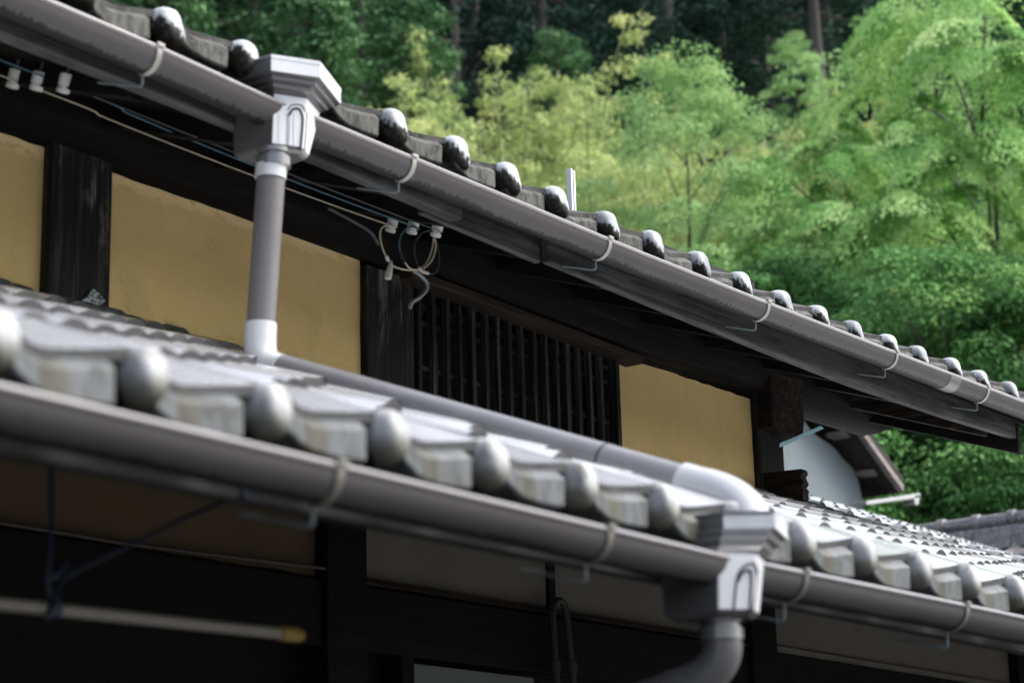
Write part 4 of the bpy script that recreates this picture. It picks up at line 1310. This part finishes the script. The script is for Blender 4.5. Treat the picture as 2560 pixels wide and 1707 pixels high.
def proto_maple(seed, mat_, nb=20, per=430, L=0.0105, ch=1.15, bias=0.0):
    """a crown of separate domed boughs, each an umbrella of drooping sprays"""
    r = random.Random(seed)
    sp, limbs, cs = [], [], []
    tries = 0
    while len(cs) < nb and tries < 600:
        tries += 1
        a = r.uniform(0, 2 * math.pi)
        t = r.random() ** 0.8
        env = 0.40 * math.sqrt(max(0.0, 1 - ((t - 0.30) / 0.72) ** 2)) if t > 0.30 else 0.40 * (0.75 + 0.25 * t / 0.30)
        d = env * (0.35 + 0.65 * r.random() ** 0.5)
        c = np.array((d * math.cos(a), d * math.sin(a), -ch * (1 - t) - 0.02))
        if all(np.linalg.norm((c - q) * np.array((1, 1, 1.25))) > 0.17 for q in cs):
            cs.append(c)
    for c in cs:
        a0 = math.atan2(c[1], c[0])
        R = r.uniform(0.13, 0.20)
        b0 = r.gauss(0, 0.10)
        for k in range(9):
            hd = a0 + r.gauss(0, 1.1) if k < 6 else r.uniform(0, 6.28)
            root = c + np.array((0.25 * R * math.cos(hd), 0.25 * R * math.sin(hd), r.uniform(-0.05, 0.03)))
            l_ = R * r.uniform(0.8, 1.25)
            sp.append((root, hd, l_, l_ * r.uniform(0.5, 0.75), r.uniform(0.55, 1.0)))
        zb = min(c[2] - r.uniform(0.15, 0.35), -0.40)
        limbs.append(([np.array((0.03 * math.sin(zb * 5), 0, zb)), np.array((c[0] * 0.5, c[1] * 0.5, zb + (c[2] - zb) * 0.55)), c - np.array((0, 0, 0.02))], 0.0042, 0.0015))
    trunk = [(np.array((0.03 * math.sin(z * 5), 0.02 * math.sin(z * 4), z)), 0.003 + 0.012 * min(1, max(0, -z - 0.4))) for z in (-0.40, -0.6, -0.75, -0.9, -1.3, -2.0, -3.5, -6.0)]
    return spray_mesh('crown', sp, per, L, L * 0.6, mat_, seed, bias), limbs_mesh('trunk', trunk, limbs, M['bark'])
def proto_bamboo(seed, nculm=60, per=60, L=0.021):
    r = random.Random(seed)
    clumps, limbs = [], []
    for i in range(nculm):
        a = r.uniform(0, 2 * math.pi)
        d = 0.48 * r.random() ** 0.6
        drop = 0.9 * r.random() ** 1.2 if i else 0.0
        lean = r.uniform(0.05, 0.28)
        al = a + r.uniform(-0.8, 0.8)
        if i == 0: d = 0.03
        pts = [np.array((d * math.cos(a) + lean * t ** 2.6 * math.cos(al), d * math.sin(a) + lean * t ** 2.6 * math.sin(al), -drop - 2.2 * (1 - t) - 0.18 * t ** 5)) for t in np.linspace(0, 1, 9)]
        pts[0] = pts[0] - np.array((0, 0, 3.0))
        limbs.append((pts, 0.010, 0.002))
        for t in np.linspace(0.15, 1.0, 20):
            k = int(min(7, t * 8))
            f = t * 8 - k
            p = pts[k] * (1 - f) + pts[k + 1] * f if k else pts[1]
            sp = 0.20 * (1.10 - t) + 0.02
            for _ in range(2):
                c = p + np.array((r.uniform(-sp, sp), r.uniform(-sp, sp), r.uniform(-0.05, 0.02)))
                q = r.uniform(0.045, 0.085) * (1.25 - 0.65 * t)
                clumps.append((c, (q, q, q * 0.75)))
    return leaf_mesh('crown', clumps, per, L, L * 0.32, M['bamboo'], seed, 0.5, 0.75, 0.2, 0.5), limbs_mesh('culms', [(np.array((0, 0, z)), 0.006) for z in (-0.2, -0.9, -5)], limbs, M['culm'])
def proto_cedar(seed, mat_, nclump=330, per=60, L=0.024, ch=2.3, cr=(0.04, 0.075), trunk_r=0.03, blunt=0.75):
    r = random.Random(seed)
    clumps, limbs = [], []
    for i in range(nclump):
        t = r.random() ** 1.15
        env = 0.5 * (1 - t) ** blunt * (0.85 + 0.18 * math.sin(t * 26 + seed)) + 0.02
        a = r.uniform(0, 2 * math.pi)
        env *= 1 + 0.25 * math.sin(3 * a + seed + 9 * t)
        d = env * (0.40 + 0.60 * r.random() ** 0.45)
        c = (d * math.cos(a), d * math.sin(a), -ch * (1 - t) - 0.10 * d - 0.02)
        q = r.uniform(*cr) * (1.25 - 0.5 * t)
        clumps.append((c, (q * 1.25, q * 1.25, q * 0.85)))
        if i % 5 == 0:
            limbs.append(([np.array((0, 0, c[2] + 0.03)), np.array(c)], 0.009, 0.003))
    trunk = [(np.array((0.006 * math.sin(z * 5), 0, z)), 0.004 + trunk_r * min(1, -z / 2.5)) for z in (-0.03, -0.6, -1.2, -2.4, -4.0, -8.0)]
    return leaf_mesh('crown', clumps, per, L, L * 0.5, mat_, seed, 0.8, 0.35, 0.3, 0.7), limbs_mesh('trunk', trunk, limbs, M['bark'])

def plant(name, proto, px, py, d, width, label, cat, group=None, rot=None, rnd=random.Random(77), trunk_name='trunk'):
    """a tree whose top stands on the sight line through (px, py), d metres deep, rooted on the hill"""
    top = atd(px, py, d)
    zg = terrain(top[0], top[1]) - 0.15
    h = top[2] - zg
    o = thing(name, (top[0], top[1], zg), label, cat, group)
    o.rotation_euler = (0, 0, rot if rot is not None else rnd.uniform(0, 6.28))
    for nm, me in (('crown', proto[0]), (trunk_name, proto[1])):
        c = bpy.data.objects.new(nm, me)
        C.objects.link(c)
        c.parent = o
        c.location = (0, 0, h)
        c.scale = (width, width, width)
    return o
mapA = [proto_maple(s, M['maple']) for s in (1, 2, 3)]
mapP = [proto_round(s, M['paleleaf'], 80, 330, 0.0195, 0.6, (0.09, 0.16), 0.9, 0.5, 1.7) for s in (4, 5)]
brd = [proto_round(s, M['broad'], 105, 400, 0.0205, 0.62, (0.085, 0.15), 0.8, 0.8, 1.2, wid=0.5) for s in (6, 7)]
bam = [proto_bamboo(s) for s in (8, 9)]
ced = [proto_cedar(s, M['cedar'], 200, 60, 0.024, 1.8, trunk_r=0.045) for s in (10, 11)]
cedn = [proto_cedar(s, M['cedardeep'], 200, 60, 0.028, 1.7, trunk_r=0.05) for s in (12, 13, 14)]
cedw = [proto_cedar(s, M['cedar'], 420, 80, 0.022, 2.3, (0.04, 0.07), blunt=0.6) for s in (15, 16)]

G1 = 'bright green trees on the slope'
plant('maple_tree', mapA[0], 2420, -40, 24, 5.2, 'tallest bright green maple at the upper right corner', 'tree', G1, 0.4)
plant('maple_tree', mapA[1], 2150, 300, 23.5, 4.1, 'bright green maple with drooping sprays, middle of the right-hand group', 'tree', G1, 2.0)
plant('maple_tree', mapA[2], 2560, 300, 23.2, 3.8, 'bright green maple half cut off by the right edge of the photo', 'tree', G1, 4.0)
plant('maple_tree', mapA[1], 2010, 275, 26, 3.6, 'bright green maple whose crown meets the dark forest, behind the drooping one', 'tree', G1, 5.2)
plant('maple_tree', mapA[0], 1920, 500, 24, 3.0, 'low bright green maple just above the tiles, left of the dark bushes', 'tree', G1, 1.1)
G2 = 'pale broadleaf trees among the bamboo'
plant('broadleaf_tree', mapP[0], 1700, 150, 23, 2.3, 'rounded pale green broadleaf tree standing up against the dark forest beside the bamboo', 'tree', G2, 0.2)
plant('broadleaf_tree', mapP[1], 1985, 95, 27, 0.8, 'slim pale green tree with a pointed top in front of a cedar trunk', 'tree', G2, 0.9)
plant('broadleaf_tree', mapP[1], 2300, -30, 26, 3.6, 'pale yellowish tree at the top edge behind the tallest maple', 'tree', G2, 2.7)
G3 = 'deep green bushy trees at the right'
plant('bushy_tree', brd[0], 2340, 600, 20.4, 3.0, 'deep green bushy tree with large leaves above the right end of the roof', 'tree', G3, 0.3)
plant('bushy_tree', brd[1], 2110, 690, 21.6, 2.7, 'deep green bushy tree behind the middle of the right-hand eave tiles', 'tree', G3, 2.2)
plant('bushy_tree', brd[0], 2600, 640, 20.2, 3.0, 'deep green bushy tree at the right edge above the gutter end', 'tree', G3, 3.9)
plant('bushy_tree', brd[1], 2480, 940, 19.8, 2.4, 'low deep green tree seen under the eave at the right edge', 'tree', G3, 5.0)
plant('bushy_tree', brd[0], 2330, 1000, 21.0, 2.2, 'low deep green tree seen under the eave beside the storehouse bargeboard', 'tree', G3, 1.6)
plant('bushy_tree', brd[1], 1850, 640, 22, 3.0, 'deep green tree low behind the tiles between bamboo and maples', 'tree', G3, 0.6)
G4 = 'yellow-green bamboo clumps on the slope'
for k, (px, py, d, wd, lb) in enumerate(((1150, 175, 32, 3.3, 'leftmost yellow-green bamboo clump, beside the big cedar'), (1305, 95, 33, 3.3, 'yellow-green bamboo clump with the tallest feathery tip'), (1250, 215, 31, 3.5, 'full yellow-green bamboo clump between the leftmost and the tallest'),
                                     (1440, 240, 32, 3.0, 'small yellow-green bamboo clump below the cedar trunks'), (1560, 260, 29, 3.2, 'yellow-green bamboo clump in front of the pale broadleaf tree'), (1800, 270, 30, 3.4, 'yellow-green bamboo clump between pale broadleaf tree and maples'), (1700, 360, 28, 3.4, 'yellow-green bamboo clump in front, lowest of the row behind the tiles'), (1370, 330, 29, 3.2, 'yellow-green bamboo clump behind the white roof pole'),
                                     (1900, 190, 33, 2.9, 'narrow yellow-green bamboo clump in front of the forest, rightmost of the row'))):
    plant('bamboo_clump', bam[k % 2], px, py, d, wd * 1.3, lb, 'bamboo', G4, 0.7 * k, trunk_name='culms')
G5 = 'big cedars at the upper left'
for k, (px, py, d, wd, lb) in enumerate(((900, -330, 34, 4.6, 'broad dark green cedar with billowing clumps, right of the big cedars'), (640, -300, 33, 4.8, 'broad dark green cedar behind the upper hopper'), (420, -260, 32, 4.4, 'broad dark green cedar at the upper left above the eave tiles'), (1010, -60, 32, 3.4, 'lower dark green cedar just left of the bamboo'), (780, -60, 30, 3.6, 'lower dark green cedar above the hopper, in front of the broad ones'))):
    plant('cedar_tree', cedw[k % 2], px, py, d, wd * 1.15, lb, 'tree', G5, 1.3 * k + 0.2)
G6 = 'cedars with bare trunks in the shaded forest'
rnd = random.Random(31)
ceds = [proto_cedar(s, M['cedar'] if s == 21 else M['cedardeep'], 90, 90, 0.034, 1.0, (0.07, 0.12), trunk_r=0.075, blunt=0.5) for s in (21, 22)]
named = [(1390, 75, 34, 1.9, 'lit tuft of cedar with a bare trunk below, above the bamboo'), (1600, -60, 35, 2.0, 'shaded cedar whose bare trunk shows just left of the pale broadleaf tree'), (1800, -40, 36, 2.3, 'shaded cedar with hanging foliage right of the pale broadleaf tree top'), (2010, -330, 35, 2.6, 'thick pale-barked cedar trunk rising to the top edge behind the slim pale tree')]
for k, (px, py, d, wd, lb) in enumerate(named):
    plant('cedar_tree', ceds[min(k, 1)], px, py, d, wd, lb, 'tree', G6, 0.8 * k)
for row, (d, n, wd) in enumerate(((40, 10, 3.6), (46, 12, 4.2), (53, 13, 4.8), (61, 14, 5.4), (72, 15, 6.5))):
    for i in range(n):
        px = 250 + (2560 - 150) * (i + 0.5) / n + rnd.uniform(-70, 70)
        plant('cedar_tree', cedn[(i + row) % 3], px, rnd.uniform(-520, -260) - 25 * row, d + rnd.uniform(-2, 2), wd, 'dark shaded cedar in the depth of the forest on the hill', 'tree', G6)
